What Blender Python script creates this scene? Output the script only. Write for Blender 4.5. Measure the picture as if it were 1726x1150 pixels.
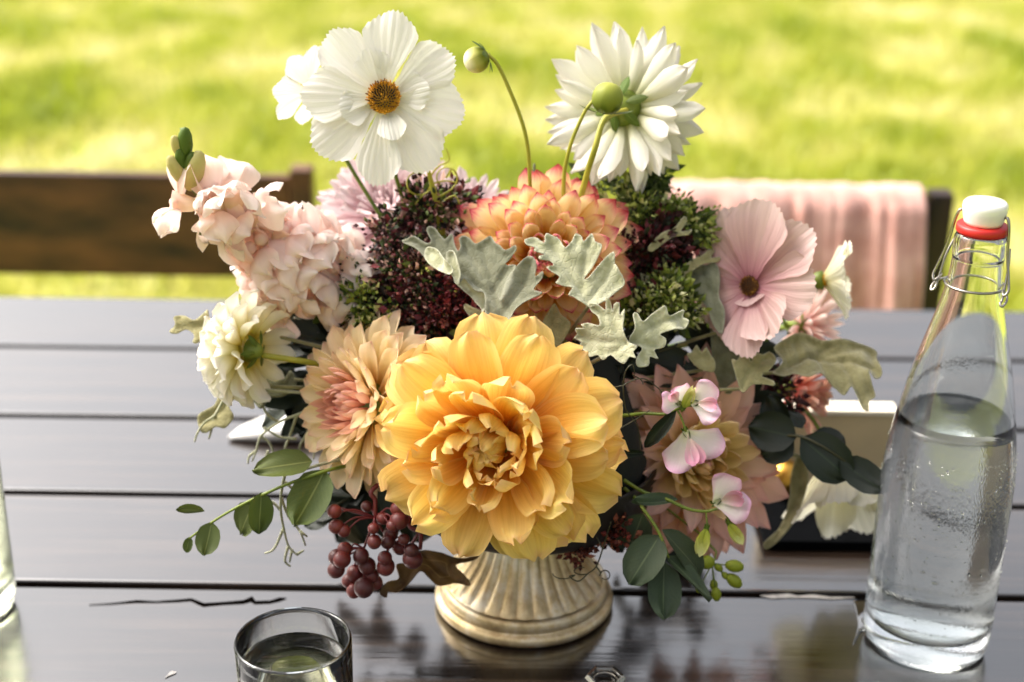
import bpy, math, random
import numpy as np
from mathutils import Vector, Matrix, Quaternion, noise as mnoise
from mathutils.geometry import delaunay_2d_cdt
R = math.radians
random.seed(7)
for o in list(bpy.data.objects): bpy.data.objects.remove(o)
S = bpy.context.scene
COL = S.collection

# ------------------------------------------------------------------ camera, sky, sun, exposure
FPX, CX, CY = 2450.0, 863.0, 575.0          # focal length in photo pixels (photo is 1726 x 1150)
CAM_H, PITCH, ROLL = 0.535, R(22.0), R(0.85)  # metres above the table top
FWD = Vector((0, math.cos(PITCH), -math.sin(PITCH)))
_r, _u = Vector((1, 0, 0)), Vector((0, math.sin(PITCH), math.cos(PITCH)))
RGT = _r*math.cos(ROLL) + _u*math.sin(ROLL)
UPV = _u*math.cos(ROLL) - _r*math.sin(ROLL)
CAMP = Vector((0, 0, CAM_H))
cd = bpy.data.cameras.new('camera'); cam = bpy.data.objects.new('camera', cd); COL.objects.link(cam)
cd.sensor_width = 36.0; cd.lens = 36.0*FPX/1726.0
cd.clip_start = 0.02; cd.clip_end = 2000
cam.matrix_world = Matrix(((RGT.x, UPV.x, -FWD.x, CAMP.x), (RGT.y, UPV.y, -FWD.y, CAMP.y), (RGT.z, UPV.z, -FWD.z, CAMP.z), (0, 0, 0, 1)))
cd.dof.use_dof = True; cd.dof.focus_distance = 0.83; cd.dof.aperture_fstop = 4.6
S.camera = cam

SUN_EL, SUN_AZ = R(48), R(-68)                # azimuth clockwise from +Y (the view direction)
SDIR = Vector((math.cos(SUN_EL)*math.sin(SUN_AZ), math.cos(SUN_EL)*math.cos(SUN_AZ), math.sin(SUN_EL)))
W = bpy.data.worlds.new('World'); S.world = W; W.use_nodes = True
wn = W.node_tree.nodes; wl = W.node_tree.links
sky = wn.new('ShaderNodeTexSky'); sky.sky_type = 'NISHITA'; sky.sun_disc = False
sky.sun_elevation = SUN_EL; sky.sun_rotation = SUN_AZ
sky.air_density = 1.0; sky.dust_density = 10.0; sky.ozone_density = 1.0; sky.altitude = 50
hs = wn.new('ShaderNodeHueSaturation'); hs.inputs['Saturation'].default_value = 0.35
bg = wn['Background']; bg.inputs['Strength'].default_value = 0.15
wb = wn.new('ShaderNodeMix'); wb.data_type = 'RGBA'; wb.blend_type = 'MULTIPLY'; wb.inputs['Factor'].default_value = 1.0; wb.inputs['B'].default_value = (1.0, .995, .99, 1)
wl.new(sky.outputs[0], hs.inputs['Color']); wl.new(hs.outputs[0], wb.inputs['A']); wl.new(wb.outputs['Result'], bg.inputs['Color'])
sd = bpy.data.lights.new('sun', 'SUN'); sd.energy = 1.0; sd.angle = R(20); sd.color = (1.0, 0.93, 0.82)
sun = bpy.data.objects.new('sun', sd); COL.objects.link(sun)
sun.rotation_mode = 'QUATERNION'; sun.rotation_quaternion = SDIR.to_track_quat('Z', 'Y')
S.view_settings.view_transform = 'Standard'; S.view_settings.look = 'None'
S.view_settings.gamma = 1.0; S.view_settings.use_curve_mapping = False
S.view_settings.exposure = 1.33
S.cycles.use_denoising = True
S.cycles.max_bounces = 12; S.cycles.transmission_bounces = 12; S.cycles.transparent_max_bounces = 12
S.cycles.sample_clamp_indirect = 8.0; S.cycles.caustics_refractive = False; S.cycles.caustics_reflective = False

# ------------------------------------------------------------------ pixel -> place
def ray(px, py):
    return FWD + RGT*((px-CX)/FPX) - UPV*((py-CY)/FPX)
def at(px, py, Y):                           # point of that line of sight at world depth Y
    d = ray(px, py); return CAMP + d*(Y/d.y)
def on_z(px, py, z=0.0):                     # point of that line of sight on a level surface
    d = ray(px, py); return CAMP + d*((z-CAM_H)/d.z)
def mpp(p):                                  # metres per photo pixel at a point
    return (p-CAMP).dot(FWD)/FPX
def vdir(a, b, c):                           # direction: a to the picture's right, b up, c towards the viewer
    return (RGT*a + UPV*b - FWD*c).normalized()
def srgb(h):
    h = h.lstrip('#'); v = [int(h[i:i+2], 16)/255 for i in (0, 2, 4)]
    return tuple(c/12.92 if c <= .04045 else ((c+.055)/1.055)**2.4 for c in v)

# ------------------------------------------------------------------ mesh and object helpers
def mesh(name, V, F, uv=None, smooth=True):
    m = bpy.data.meshes.new(name)
    m.from_pydata([tuple(v) for v in V], [], F)
    if uv is not None:
        L = m.uv_layers.new(name='UVMap')
        idx = np.empty(len(m.loops), dtype=np.int32); m.loops.foreach_get('vertex_index', idx)
        L.data.foreach_set('uv', np.asarray(uv, dtype=np.float32)[idx].ravel())
    if smooth: m.polygons.foreach_set('use_smooth', [True]*len(m.polygons))
    m.update()
    return m
def put(name, me, mat, parent=None, M=None):
    o = bpy.data.objects.new(name, me); COL.objects.link(o)
    if mat is not None and me is not None:
        if not me.materials: me.materials.append(mat)
        elif me.materials[0] is not mat:      # same shape in another material: one shared copy
            k = (me.name, mat.name)
            if k not in MCOPY: MCOPY[k] = me.copy(); MCOPY[k].materials.clear(); MCOPY[k].materials.append(mat)
            o.data = MCOPY[k]
    if parent is not None:
        o.parent = parent
        o.matrix_basis = ROOTM[parent.name].inverted() @ (M if M is not None else Matrix())
        ROOTM[o.name] = M if M is not None else Matrix()
    else:
        if M is not None: o.matrix_basis = M
        ROOTM[o.name] = M if M is not None else Matrix()
    return o
ROOTM = {}; MCOPY = {}
def thing(name, label, cat, loc=(0, 0, 0), group=None):
    o = bpy.data.objects.new(name, None); COL.objects.link(o)
    o.empty_display_size = 0.01; o.location = loc
    ROOTM[o.name] = Matrix.Translation(loc)
    return tag(o, label, cat, group)
def tag(o, label, cat, group=None, kind=None):
    o['label'] = label; o['category'] = cat
    if group: o['group'] = group
    if kind: o['kind'] = kind
    return o
def box_vf(x0, x1, y0, y1, z0, z1, b=0.0):
    if b <= 0:
        V = [(x, y, z) for x in (x0, x1) for y in (y0, y1) for z in (z0, z1)]
        F = [(0, 1, 3, 2), (4, 6, 7, 5), (0, 4, 5, 1), (2, 3, 7, 6), (0, 2, 6, 4), (1, 5, 7, 3)]
        return V, F
    import bmesh
    bm = bmesh.new(); bmesh.ops.create_cube(bm, size=1)
    for v in bm.verts:
        v.co = Vector(((x0+x1)/2+v.co.x*(x1-x0), (y0+y1)/2+v.co.y*(y1-y0), (z0+z1)/2+v.co.z*(z1-z0)))
    bmesh.ops.bevel(bm, geom=bm.edges[:], offset=b, segments=2, affect='EDGES', profile=.6)
    V = [tuple(v.co) for v in bm.verts]; F = [tuple(v.index for v in f.verts) for f in bm.faces]
    bm.free(); return V, F
def box(name, dims, mat, parent=None, M=None, b=0.0):
    V, F = box_vf(*dims, b=b); return put(name, mesh(name, V, F, smooth=False), mat, parent, M)
def lathe(prof, seg=48, mod=None, closed=False):
    V, F, uv = [], [], []
    n = len(prof)
    for j, (r, z) in enumerate(prof):
        for i in range(seg):
            a = 2*math.pi*i/seg
            rr, zz = (r, z) if mod is None else mod(r, z, a, j)
            V.append((rr*math.cos(a), rr*math.sin(a), zz)); uv.append((i/seg, j/(n-1)))
    for j in range(n-1 if not closed else n):
        for i in range(seg):
            k = (i+1) % seg; j2 = (j+1) % n
            F.append((j*seg+i, j*seg+k, j2*seg+k, j2*seg+i))
    if not closed:
        if prof[0][0] > 1e-6: F.append(tuple(reversed(range(seg))))
        if prof[-1][0] > 1e-6: F.append(tuple(range((n-1)*seg, n*seg)))
    return V, F, uv
def smooth_pts(P, k=6):
    P = [Vector(p) for p in P]
    if len(P) < 3: return P
    out = []
    for i in range(len(P)-1):
        p0 = P[max(i-1, 0)]; p1 = P[i]; p2 = P[i+1]; p3 = P[min(i+2, len(P)-1)]
        for s in range(k):
            t = s/k
            out.append(0.5*((2*p1)+(p2-p0)*t+(2*p0-5*p1+4*p2-p3)*t*t+(3*p1-p0-3*p2+p3)*t**3))
    out.append(P[-1]); return out
def tube_vf(P, r0, r1=None, seg=6, k=6, off=0):
    P = smooth_pts(P, k); n = len(P); r1 = r0 if r1 is None else r1
    V, F, uv = [], [], []
    t = (P[1]-P[0]).normalized(); a = t.orthogonal().normalized()
    for i in range(n):
        t = (P[min(i+1, n-1)]-P[max(i-1, 0)]).normalized()
        a = (a - t*a.dot(t)).normalized(); b = t.cross(a)
        r = r0+(r1-r0)*i/(n-1)
        for s in range(seg):
            th = 2*math.pi*s/seg
            V.append(P[i]+a*(r*math.cos(th))+b*(r*math.sin(th))); uv.append((s/seg, i/(n-1)))
    for i in range(n-1):
        for s in range(seg):
            k2 = (s+1) % seg
            F.append((off+i*seg+s, off+i*seg+k2, off+(i+1)*seg+k2, off+(i+1)*seg+s))
    F.append(tuple(off+s for s in reversed(range(seg)))); F.append(tuple(off+(n-1)*seg+s for s in range(seg)))
    return V, F, uv
def tube(name, P, r0, r1, mat, parent, seg=7, k=6):
    V, F, uv = tube_vf(P, r0, r1, seg, k)
    return put(name, mesh(name, V, F, uv), mat, parent, Matrix())
def tubes(name, lines, mat, parent, seg=5, k=5):   # several branches of one stem
    V, F, uv = [], [], []
    for P, r0, r1 in lines:
        v, f, u = tube_vf(P, r0, r1, seg, k, len(V)); V += v; F += f; uv += u
    return put(name, mesh(name, V, F, uv), mat, parent, Matrix())
def lerp_pts(pts, t):
    for (a, x), (b, y) in zip(pts, pts[1:]):
        if t <= b:
            s = (t-a)/(b-a) if b > a else 0; return x+(y-x)*(s*s*(3-2*s)*.5+s*.5)
    return pts[-1][1]
def frame_mat(o, y, z):                        # local Y along y, local Z close to z
    y = y.normalized(); x = y.cross(z).normalized(); z = x.cross(y)
    return Matrix(((x.x, y.x, z.x, o.x), (x.y, y.y, z.y, o.y), (x.z, y.z, z.z, o.z), (0, 0, 0, 1)))
def axis_mat(o, z, spin=0.0):                  # local Z along z
    z = z.normalized(); h = UPV if abs(z.dot(UPV)) < .97 else RGT
    x = h.cross(z).normalized(); y = z.cross(x)
    M = Matrix(((x.x, y.x, z.x, o.x), (x.y, y.y, z.y, o.y), (x.z, y.z, z.z, o.z), (0, 0, 0, 1)))
    return M @ Matrix.Rotation(spin, 4, 'Z')

SH = dict(
    broad=[(0, .30), (.2, .58), (.45, .92), (.65, 1), (.82, .92), (.92, .74), (.97, .50), (1, .22)],
    point=[(0, .34), (.3, .75), (.55, 1), (.78, .78), (.92, .38), (1, .03)],
    ball=[(0, .45), (.4, .85), (.68, 1), (.86, .82), (.96, .42), (1, .05)],
    strap=[(0, .5), (.3, .85), (.6, 1), (.85, .9), (.95, .6), (1, .12)],
    leaf=[(0, .03), (.06, .32), (.25, .82), (.48, 1), (.7, .88), (.88, .52), (.96, .26), (1, .03)],
    oval=[(0, .05), (.06, .42), (.2, .82), (.42, 1), (.66, .97), (.86, .68), (.95, .4), (1, .06)],
    thin=[(0, .1), (.2, .7), (.5, 1), (.75, .75), (1, .02)],
    round=[(0, .36), (.25, .74), (.55, 1), (.78, .96), (.9, .76), (.97, .48), (1, .2)],
    fan=[(0, .16), (.2, .36), (.45, .66), (.7, .92), (.88, 1), (1, .9)],
)
def petal(W, shape='broad', cup=(.6, .3), bend=0.0, tip=0.0, th0=0.0, ruf=0.0, rn=2.5, teeth=0.0, tn=7, rnd=0.0, pleat=0.0, pn=9, twist=0.0, crease=0.0, nu=6, nv=9, seed=0, name='petal'):
    """unit-length petal, base at the origin, growing along +Y, upper face +Z"""
    rng = random.Random(seed); ph = rng.uniform(0, 6.28); ph2 = rng.uniform(0, 6.28)
    sh = SH[shape]; V, F, uv = [], [], []
    y = z = 0.0
    tj = [rng.uniform(-.6, 1) for _ in range(nu*2+2)]
    for j in range(nv+1):
        t = j/nv
        th = th0 + bend*t + tip*max(0, (t-.6)/.4)**1.5
        if j: y += math.cos(th)/nv; z += math.sin(th)/nv
        w = W/2*lerp_pts(sh, t); c = cup[0]+(cup[1]-cup[0])*t
        tw = twist*t
        for i in range(nu+1):
            u = -1+2*i/nu
            f = c*u
            if abs(c) > 1e-3: x = w*math.sin(f)/c; n = w*(1-math.cos(f))/c
            else: x = w*u; n = 0
            n += ruf*t*t*math.sin(rn*u*2+ph) + ruf*.5*t*t*abs(u)*math.sin(7*t+ph2+u)
            n += pleat*t*math.cos(pn*math.pi*u)*(1-.3*abs(u)) - crease*t*(1-t)*4*max(0, 1-abs(u)*3)
            s = -rnd*u*u*t*t
            if teeth and t > .8:
                s += teeth*((1 if i % 2 else -1)*.6+.4*tj[i])*(t-.8)/.2
            ct, st = math.cos(tw), math.sin(tw)
            x, n = x*ct-n*st, x*st+n*ct
            V.append((x, y+s*math.cos(th)-n*math.sin(th), z+s*math.sin(th)+n*math.cos(th)))
            uv.append((u*.5+.5, t))
    for j in range(nv):
        for i in range(nu):
            a = j*(nu+1)+i; F.append((a, a+1, a+nu+2, a+nu+1))
    return mesh(name, V, F, uv)

# ------------------------------------------------------------------ materials
def nt(name):
    m = bpy.data.materials.new(name); m.use_nodes = True
    t = m.node_tree; t.nodes.clear(); return m, t.nodes, t.links
def ramp(N, stops, interp='LINEAR'):
    r = N.new('ShaderNodeValToRGB'); r.color_ramp.interpolation = interp
    e = r.color_ramp.elements
    while len(e) > 1: e.remove(e[0])
    e[0].position = stops[0][0]; e[0].color = (*stops[0][1], 1)
    for p, c in stops[1:]:
        k = e.new(p); k.color = (*c, 1)
    return r
def mathn(N, L, op, a, b=None, c=None, clamp=False):
    n = N.new('ShaderNodeMath'); n.operation = op; n.use_clamp = clamp
    for i, v in enumerate((a, b, c)):
        if v is None: continue
        if isinstance(v, (int, float)): n.inputs[i].default_value = v
        else: L.new(v, n.inputs[i])
    return n.outputs[0]
def petal_mat(name, stops, trans=.35, streak=.14, ss=16, vv=.16, hv=.02, rough=.55, bump=.15, edge=None, mottle=0.0, sheen=0.0):
    m, N, L = nt(name)
    uvn = N.new('ShaderNodeUVMap'); sp = N.new('ShaderNodeSeparateXYZ'); L.new(uvn.outputs[0], sp.inputs[0])
    oi = N.new('ShaderNodeObjectInfo')
    cb = N.new('ShaderNodeCombineXYZ')
    L.new(mathn(N, L, 'MULTIPLY', sp.outputs[0], ss), cb.inputs[0]); L.new(mathn(N, L, 'MULTIPLY', sp.outputs[1], 1.3), cb.inputs[1])
    L.new(mathn(N, L, 'MULTIPLY', oi.outputs['Random'], 37.0), cb.inputs[2])
    nz = N.new('ShaderNodeTexNoise'); nz.inputs['Scale'].default_value = 1.0; nz.inputs['Detail'].default_value = 3; L.new(cb.outputs[0], nz.inputs['Vector'])
    v = mathn(N, L, 'ADD', sp.outputs[1], mathn(N, L, 'MULTIPLY', mathn(N, L, 'SUBTRACT', nz.outputs[0], .5), .22), clamp=True)
    rp = ramp(N, [(p, srgb(c)) for p, c in stops]); L.new(v, rp.inputs[0]); col = rp.outputs[0]
    if edge:                                  # own colour of the petal's rim
        e = mathn(N, L, 'ABSOLUTE', mathn(N, L, 'SUBTRACT', mathn(N, L, 'MULTIPLY', sp.outputs[0], 2.0), 1.0))
        mr = N.new('ShaderNodeMapRange'); mr.inputs[1].default_value = .62; mr.inputs[2].default_value = 1.0; L.new(e, mr.inputs[0])
        mx = N.new('ShaderNodeMix'); mx.data_type = 'RGBA'; mx.inputs['B'].default_value = (*srgb(edge[0]), 1)
        L.new(mathn(N, L, 'MULTIPLY', mr.outputs[0], edge[1]), mx.inputs['Factor']); L.new(col, mx.inputs['A']); col = mx.outputs['Result']
    hsv = N.new('ShaderNodeHueSaturation'); L.new(col, hsv.inputs['Color'])
    val = mathn(N, L, 'MULTIPLY_ADD', oi.outputs['Random'], vv, 1-vv/2)
    val = mathn(N, L, 'MULTIPLY', val, mathn(N, L, 'MULTIPLY_ADD', nz.outputs[0], streak*2, 1-streak))
    if mottle:
        tc = N.new('ShaderNodeTexCoord'); n2 = N.new('ShaderNodeTexNoise'); n2.inputs['Scale'].default_value = 140; n2.inputs['Detail'].default_value = 4
        L.new(tc.outputs['Object'], n2.inputs['Vector']); val = mathn(N, L, 'MULTIPLY', val, mathn(N, L, 'MULTIPLY_ADD', n2.outputs[0], mottle*2, 1-mottle))
    L.new(val, hsv.inputs['Value'])
    L.new(mathn(N, L, 'MULTIPLY_ADD', mathn(N, L, 'FRACT', mathn(N, L, 'MULTIPLY', oi.outputs['Random'], 7.31)), hv, .5-hv/2), hsv.inputs['Hue'])
    col = hsv.outputs[0]
    cb2 = N.new('ShaderNodeCombineXYZ'); L.new(mathn(N, L, 'MULTIPLY', sp.outputs[0], ss*3.2), cb2.inputs[0]); L.new(mathn(N, L, 'MULTIPLY', sp.outputs[1], 2.2), cb2.inputs[1]); L.new(mathn(N, L, 'MULTIPLY', oi.outputs['Random'], 53.0), cb2.inputs[2])
    nf = N.new('ShaderNodeTexNoise'); nf.inputs['Scale'].default_value = 1.0; nf.inputs['Detail'].default_value = 4; L.new(cb2.outputs[0], nf.inputs['Vector'])
    bp = N.new('ShaderNodeBump'); bp.inputs['Strength'].default_value = bump; bp.inputs['Distance'].default_value = .002; L.new(mathn(N, L, 'ADD', nz.outputs[0], mathn(N, L, 'MULTIPLY', nf.outputs[0], .35)), bp.inputs['Height'])
    p = N.new('ShaderNodeBsdfPrincipled'); p.inputs['Roughness'].default_value = rough; p.inputs['Specular IOR Level'].default_value = .3
    L.new(col, p.inputs['Base Color']); L.new(bp.outputs[0], p.inputs['Normal'])
    if sheen: p.inputs['Sheen Weight'].default_value = sheen; p.inputs['Sheen Roughness'].default_value = .4
    tr = N.new('ShaderNodeBsdfTranslucent'); L.new(col, tr.inputs['Color']); L.new(bp.outputs[0], tr.inputs['Normal'])
    mx = N.new('ShaderNodeMixShader'); mx.inputs[0].default_value = trans; L.new(p.outputs[0], mx.inputs[1]); L.new(tr.outputs[0], mx.inputs[2])
    o = N.new('ShaderNodeOutputMaterial'); L.new(mx.outputs[0], o.inputs[0])
    return m
def plain(name, col, rough=.5, metal=0.0, spec=.5, noise=0.0, nscale=60, col2=None, bump=0.0, coat=0.0, trans=0.0, stretch=(1, 1, 1), detail=5):
    m, N, L = nt(name)
    p = N.new('ShaderNodeBsdfPrincipled'); p.inputs['Roughness'].default_value = rough; p.inputs['Metallic'].default_value = metal
    p.inputs['Specular IOR Level'].default_value = spec; p.inputs['Coat Weight'].default_value = coat; p.inputs['Coat Roughness'].default_value = .15
    c = srgb(col) if isinstance(col, str) else col
    p.inputs['Base Color'].default_value = (*c, 1)
    out = N.new('ShaderNodeOutputMaterial'); sh = p.outputs[0]; cs = None
    if noise or col2 or bump:
        tc = N.new('ShaderNodeTexCoord'); mp = N.new('ShaderNodeMapping'); mp.inputs['Scale'].default_value = stretch
        L.new(tc.outputs['Object'], mp.inputs[0])
        nz = N.new('ShaderNodeTexNoise'); nz.inputs['Scale'].default_value = nscale; nz.inputs['Detail'].default_value = detail; L.new(mp.outputs[0], nz.inputs['Vector'])
        c2 = (srgb(col2) if isinstance(col2, str) else col2) if col2 else tuple(x*(1-noise) for x in c)
        rp = ramp(N, [(.32, c2), (.66, c)]); L.new(nz.outputs[0], rp.inputs[0]); L.new(rp.outputs[0], p.inputs['Base Color']); cs = rp.outputs[0]
        if bump:
            bp = N.new('ShaderNodeBump'); bp.inputs['Strength'].default_value = bump; bp.inputs['Distance'].default_value = .002
            L.new(nz.outputs[0], bp.inputs['Height']); L.new(bp.outputs[0], p.inputs['Normal'])
    if trans:
        tr = N.new('ShaderNodeBsdfTranslucent'); tr.inputs['Color'].default_value = (*c, 1)
        if cs: L.new(cs, tr.inputs['Color'])
        mx = N.new('ShaderNodeMixShader'); mx.inputs[0].default_value = trans; L.new(sh, mx.inputs[1]); L.new(tr.outputs[0], mx.inputs[2]); sh = mx.outputs[0]
    L.new(sh, out.inputs[0]); return m
def leaf_mat(name, col, vein, trans=.25, rough=.5, vv=.3, col2=None, spec=.35, side=True):
    m, N, L = nt(name)
    uvn = N.new('ShaderNodeUVMap'); sp = N.new('ShaderNodeSeparateXYZ'); L.new(uvn.outputs[0], sp.inputs[0]); oi = N.new('ShaderNodeObjectInfo')
    a = mathn(N, L, 'ABSOLUTE', mathn(N, L, 'SUBTRACT', sp.outputs[0], .5))
    mid = mathn(N, L, 'LESS_THAN', a, .022)
    w = mathn(N, L, 'SINE', mathn(N, L, 'MULTIPLY', mathn(N, L, 'SUBTRACT', sp.outputs[1], mathn(N, L, 'MULTIPLY', a, .9)), 55.0))
    sv = mathn(N, L, 'MULTIPLY', mathn(N, L, 'GREATER_THAN', w, .95), .12 if side else 0)
    tc = N.new('ShaderNodeTexCoord'); nz = N.new('ShaderNodeTexNoise'); nz.inputs['Scale'].default_value = 90; nz.inputs['Detail'].default_value = 6; L.new(tc.outputs['Object'], nz.inputs['Vector'])
    c = srgb(col); c2 = srgb(col2) if col2 else tuple(x*.6 for x in c)
    rp = ramp(N, [(.3, c2), (.65, c)]); L.new(nz.outputs[0], rp.inputs[0])
    mx0 = N.new('ShaderNodeMix'); mx0.data_type = 'RGBA'; mx0.inputs['B'].default_value = (*srgb(vein), 1)
    L.new(rp.outputs[0], mx0.inputs['A']); L.new(mathn(N, L, 'MAXIMUM', mathn(N, L, 'MULTIPLY', mid, .7), sv), mx0.inputs['Factor'])
    vs = N.new('ShaderNodeTexVoronoi'); vs.inputs['Scale'].default_value = 190; L.new(tc.outputs['Object'], vs.inputs['Vector'])
    spot = mathn(N, L, 'MULTIPLY', mathn(N, L, 'LESS_THAN', vs.outputs['Distance'], .17), mathn(N, L, 'GREATER_THAN', nz.outputs[0], .56))
    ms_ = N.new('ShaderNodeMix'); ms_.data_type = 'RGBA'; ms_.inputs['B'].default_value = (.09, .055, .02, 1); L.new(mathn(N, L, 'MULTIPLY', spot, .6), ms_.inputs['Factor']); L.new(mx0.outputs['Result'], ms_.inputs['A'])
    hsv = N.new('ShaderNodeHueSaturation'); L.new(ms_.outputs['Result'], hsv.inputs['Color']); L.new(mathn(N, L, 'MULTIPLY_ADD', oi.outputs['Random'], vv, 1-vv/2), hsv.inputs['Value'])
    L.new(mathn(N, L, 'MULTIPLY_ADD', mathn(N, L, 'FRACT', mathn(N, L, 'MULTIPLY', oi.outputs['Random'], 9.7)), .03, .485), hsv.inputs['Hue'])
    bp = N.new('ShaderNodeBump'); bp.inputs['Strength'].default_value = .3; bp.inputs['Distance'].default_value = .001; L.new(nz.outputs[0], bp.inputs['Height'])
    p = N.new('ShaderNodeBsdfPrincipled'); p.inputs['Roughness'].default_value = rough; p.inputs['Specular IOR Level'].default_value = spec
    L.new(hsv.outputs[0], p.inputs['Base Color']); L.new(bp.outputs[0], p.inputs['Normal'])
    tr = N.new('ShaderNodeBsdfTranslucent'); L.new(hsv.outputs[0], tr.inputs['Color'])
    mx = N.new('ShaderNodeMixShader'); mx.inputs[0].default_value = trans; L.new(p.outputs[0], mx.inputs[1]); L.new(tr.outputs[0], mx.inputs[2])
    o = N.new('ShaderNodeOutputMaterial'); L.new(mx.outputs[0], o.inputs[0]); return m
def palette_mat(name, cols, trans=.2, rough=.6):   # colour of each small piece from its own number (uv.x)
    m, N, L = nt(name)
    uvn = N.new('ShaderNodeUVMap'); sp = N.new('ShaderNodeSeparateXYZ'); L.new(uvn.outputs[0], sp.inputs[0])
    rp = ramp(N, [(i/len(cols), srgb(c)) for i, c in enumerate(cols)], 'CONSTANT'); L.new(sp.outputs[0], rp.inputs[0])
    hsv = N.new('ShaderNodeHueSaturation'); L.new(rp.outputs[0], hsv.inputs['Color']); L.new(mathn(N, L, 'MULTIPLY_ADD', sp.outputs[1], .7, .65), hsv.inputs['Value'])
    p = N.new('ShaderNodeBsdfPrincipled'); p.inputs['Roughness'].default_value = rough; p.inputs['Specular IOR Level'].default_value = .3; L.new(hsv.outputs[0], p.inputs['Base Color'])
    tr = N.new('ShaderNodeBsdfTranslucent'); L.new(hsv.outputs[0], tr.inputs['Color'])
    mx = N.new('ShaderNodeMixShader'); mx.inputs[0].default_value = trans; L.new(p.outputs[0], mx.inputs[1]); L.new(tr.outputs[0], mx.inputs[2])
    o = N.new('ShaderNodeOutputMaterial'); L.new(mx.outputs[0], o.inputs[0]); return m
def glass_mat(name, col=(1, 1, 1), ior=1.5, rough=0.0, fog=False):
    m, N, L = nt(name)
    p = N.new('ShaderNodeBsdfPrincipled'); p.inputs['Base Color'].default_value = (*col, 1); p.inputs['Transmission Weight'].default_value = 1
    p.inputs['IOR'].default_value = ior; p.inputs['Roughness'].default_value = rough
    if fog:                                   # condensation: a dew film with droplets, patchy
        tc = N.new('ShaderNodeTexCoord'); n1 = N.new('ShaderNodeTexNoise'); n1.inputs['Scale'].default_value = 22; n1.inputs['Detail'].default_value = 5; L.new(tc.outputs['Object'], n1.inputs['Vector'])
        mp = N.new('ShaderNodeMapping'); mp.inputs['Scale'].default_value = (1, 1, .45); L.new(tc.outputs['Object'], mp.inputs[0])
        n2 = N.new('ShaderNodeTexVoronoi'); n2.inputs['Scale'].default_value = 800; L.new(mp.outputs[0], n2.inputs['Vector'])
        mr = N.new('ShaderNodeMapRange'); mr.inputs[1].default_value = .42; mr.inputs[2].default_value = .62; L.new(n1.outputs[0], mr.inputs[0])
        sz = N.new('ShaderNodeSeparateXYZ'); L.new(tc.outputs['Object'], sz.inputs[0])
        band = N.new('ShaderNodeMapRange'); band.inputs[1].default_value = .20; band.inputs[2].default_value = .155; L.new(sz.outputs[2], band.inputs[0])
        k = mathn(N, L, 'MULTIPLY', mr.outputs[0], band.outputs[0])
        L.new(mathn(N, L, 'MULTIPLY', k, .14), p.inputs['Roughness'])
        bp = N.new('ShaderNodeBump'); bp.inputs['Distance'].default_value = .0012; L.new(mathn(N, L, 'MULTIPLY', k, .12), bp.inputs['Strength']); L.new(n2.outputs['Distance'], bp.inputs['Height']); L.new(bp.outputs[0], p.inputs['Normal'])
    o = N.new('ShaderNodeOutputMaterial'); L.new(p.outputs[0], o.inputs[0]); return m

# ================================================================== the setting: lawn
GZ = -0.745                                   # ground below the table top
def lawn_mat():
    m, N, L = nt('lawn_turf')
    tc = N.new('ShaderNodeTexCoord'); n1 = N.new('ShaderNodeTexNoise'); n1.inputs['Scale'].default_value = 2.2; n1.inputs['Detail'].default_value = 6; n1.inputs['Roughness'].default_value = .65
    L.new(tc.outputs['Object'], n1.inputs['Vector'])
    rp = ramp(N, [(.30, srgb('#5f7018')), (.5, srgb('#8f9a34')), (.68, srgb('#b8b460'))]); L.new(n1.outputs[0], rp.inputs[0])
    p = N.new('ShaderNodeBsdfPrincipled'); p.inputs['Roughness'].default_value = .8; p.inputs['Specular IOR Level'].default_value = .2; L.new(rp.outputs[0], p.inputs['Base Color'])
    o = N.new('ShaderNodeOutputMaterial'); L.new(p.outputs[0], o.inputs[0]); return m
V = []; F = []
ys = [-40, -8, -2, 0, 2, 4, 6, 8, 10, 14, 20, 40, 120, 600]; xs = [-600, -100, -30, -10, -5, 0, 5, 10, 30, 100, 600]
for y in ys:
    for x in xs: V.append((x, y, GZ))
for j in range(len(ys)-1):
    for i in range(len(xs)-1):
        a = j*len(xs)+i; F.append((a, a+1, a+len(xs)+1, a+len(xs)))
lawn = put('lawn', mesh('lawn', V, F), lawn_mat()); lawn['kind'] = 'structure'

def grass_mat():
    m, N, L = nt('grass_blades')
    uvn = N.new('ShaderNodeUVMap'); sp = N.new('ShaderNodeSeparateXYZ'); L.new(uvn.outputs[0], sp.inputs[0])
    rp = ramp(N, [(0, srgb('#93a02a')), (.3, srgb('#b4b844')), (.6, srgb('#d0ca74')), (1, srgb('#e6deae'))]); L.new(sp.outputs[0], rp.inputs[0])
    p = N.new('ShaderNodeBsdfPrincipled'); p.inputs['Roughness'].default_value = .5; p.inputs['Specular IOR Level'].default_value = .4; L.new(rp.outputs[0], p.inputs['Base Color'])
    tr = N.new('ShaderNodeBsdfTranslucent'); L.new(rp.outputs[0], tr.inputs['Color'])
    mx = N.new('ShaderNodeMixShader'); mx.inputs[0].default_value = .45; L.new(p.outputs[0], mx.inputs[1]); L.new(tr.outputs[0], mx.inputs[2])
    o = N.new('ShaderNodeOutputMaterial'); L.new(mx.outputs[0], o.inputs[0]); return m
rng = np.random.default_rng(3)
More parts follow.
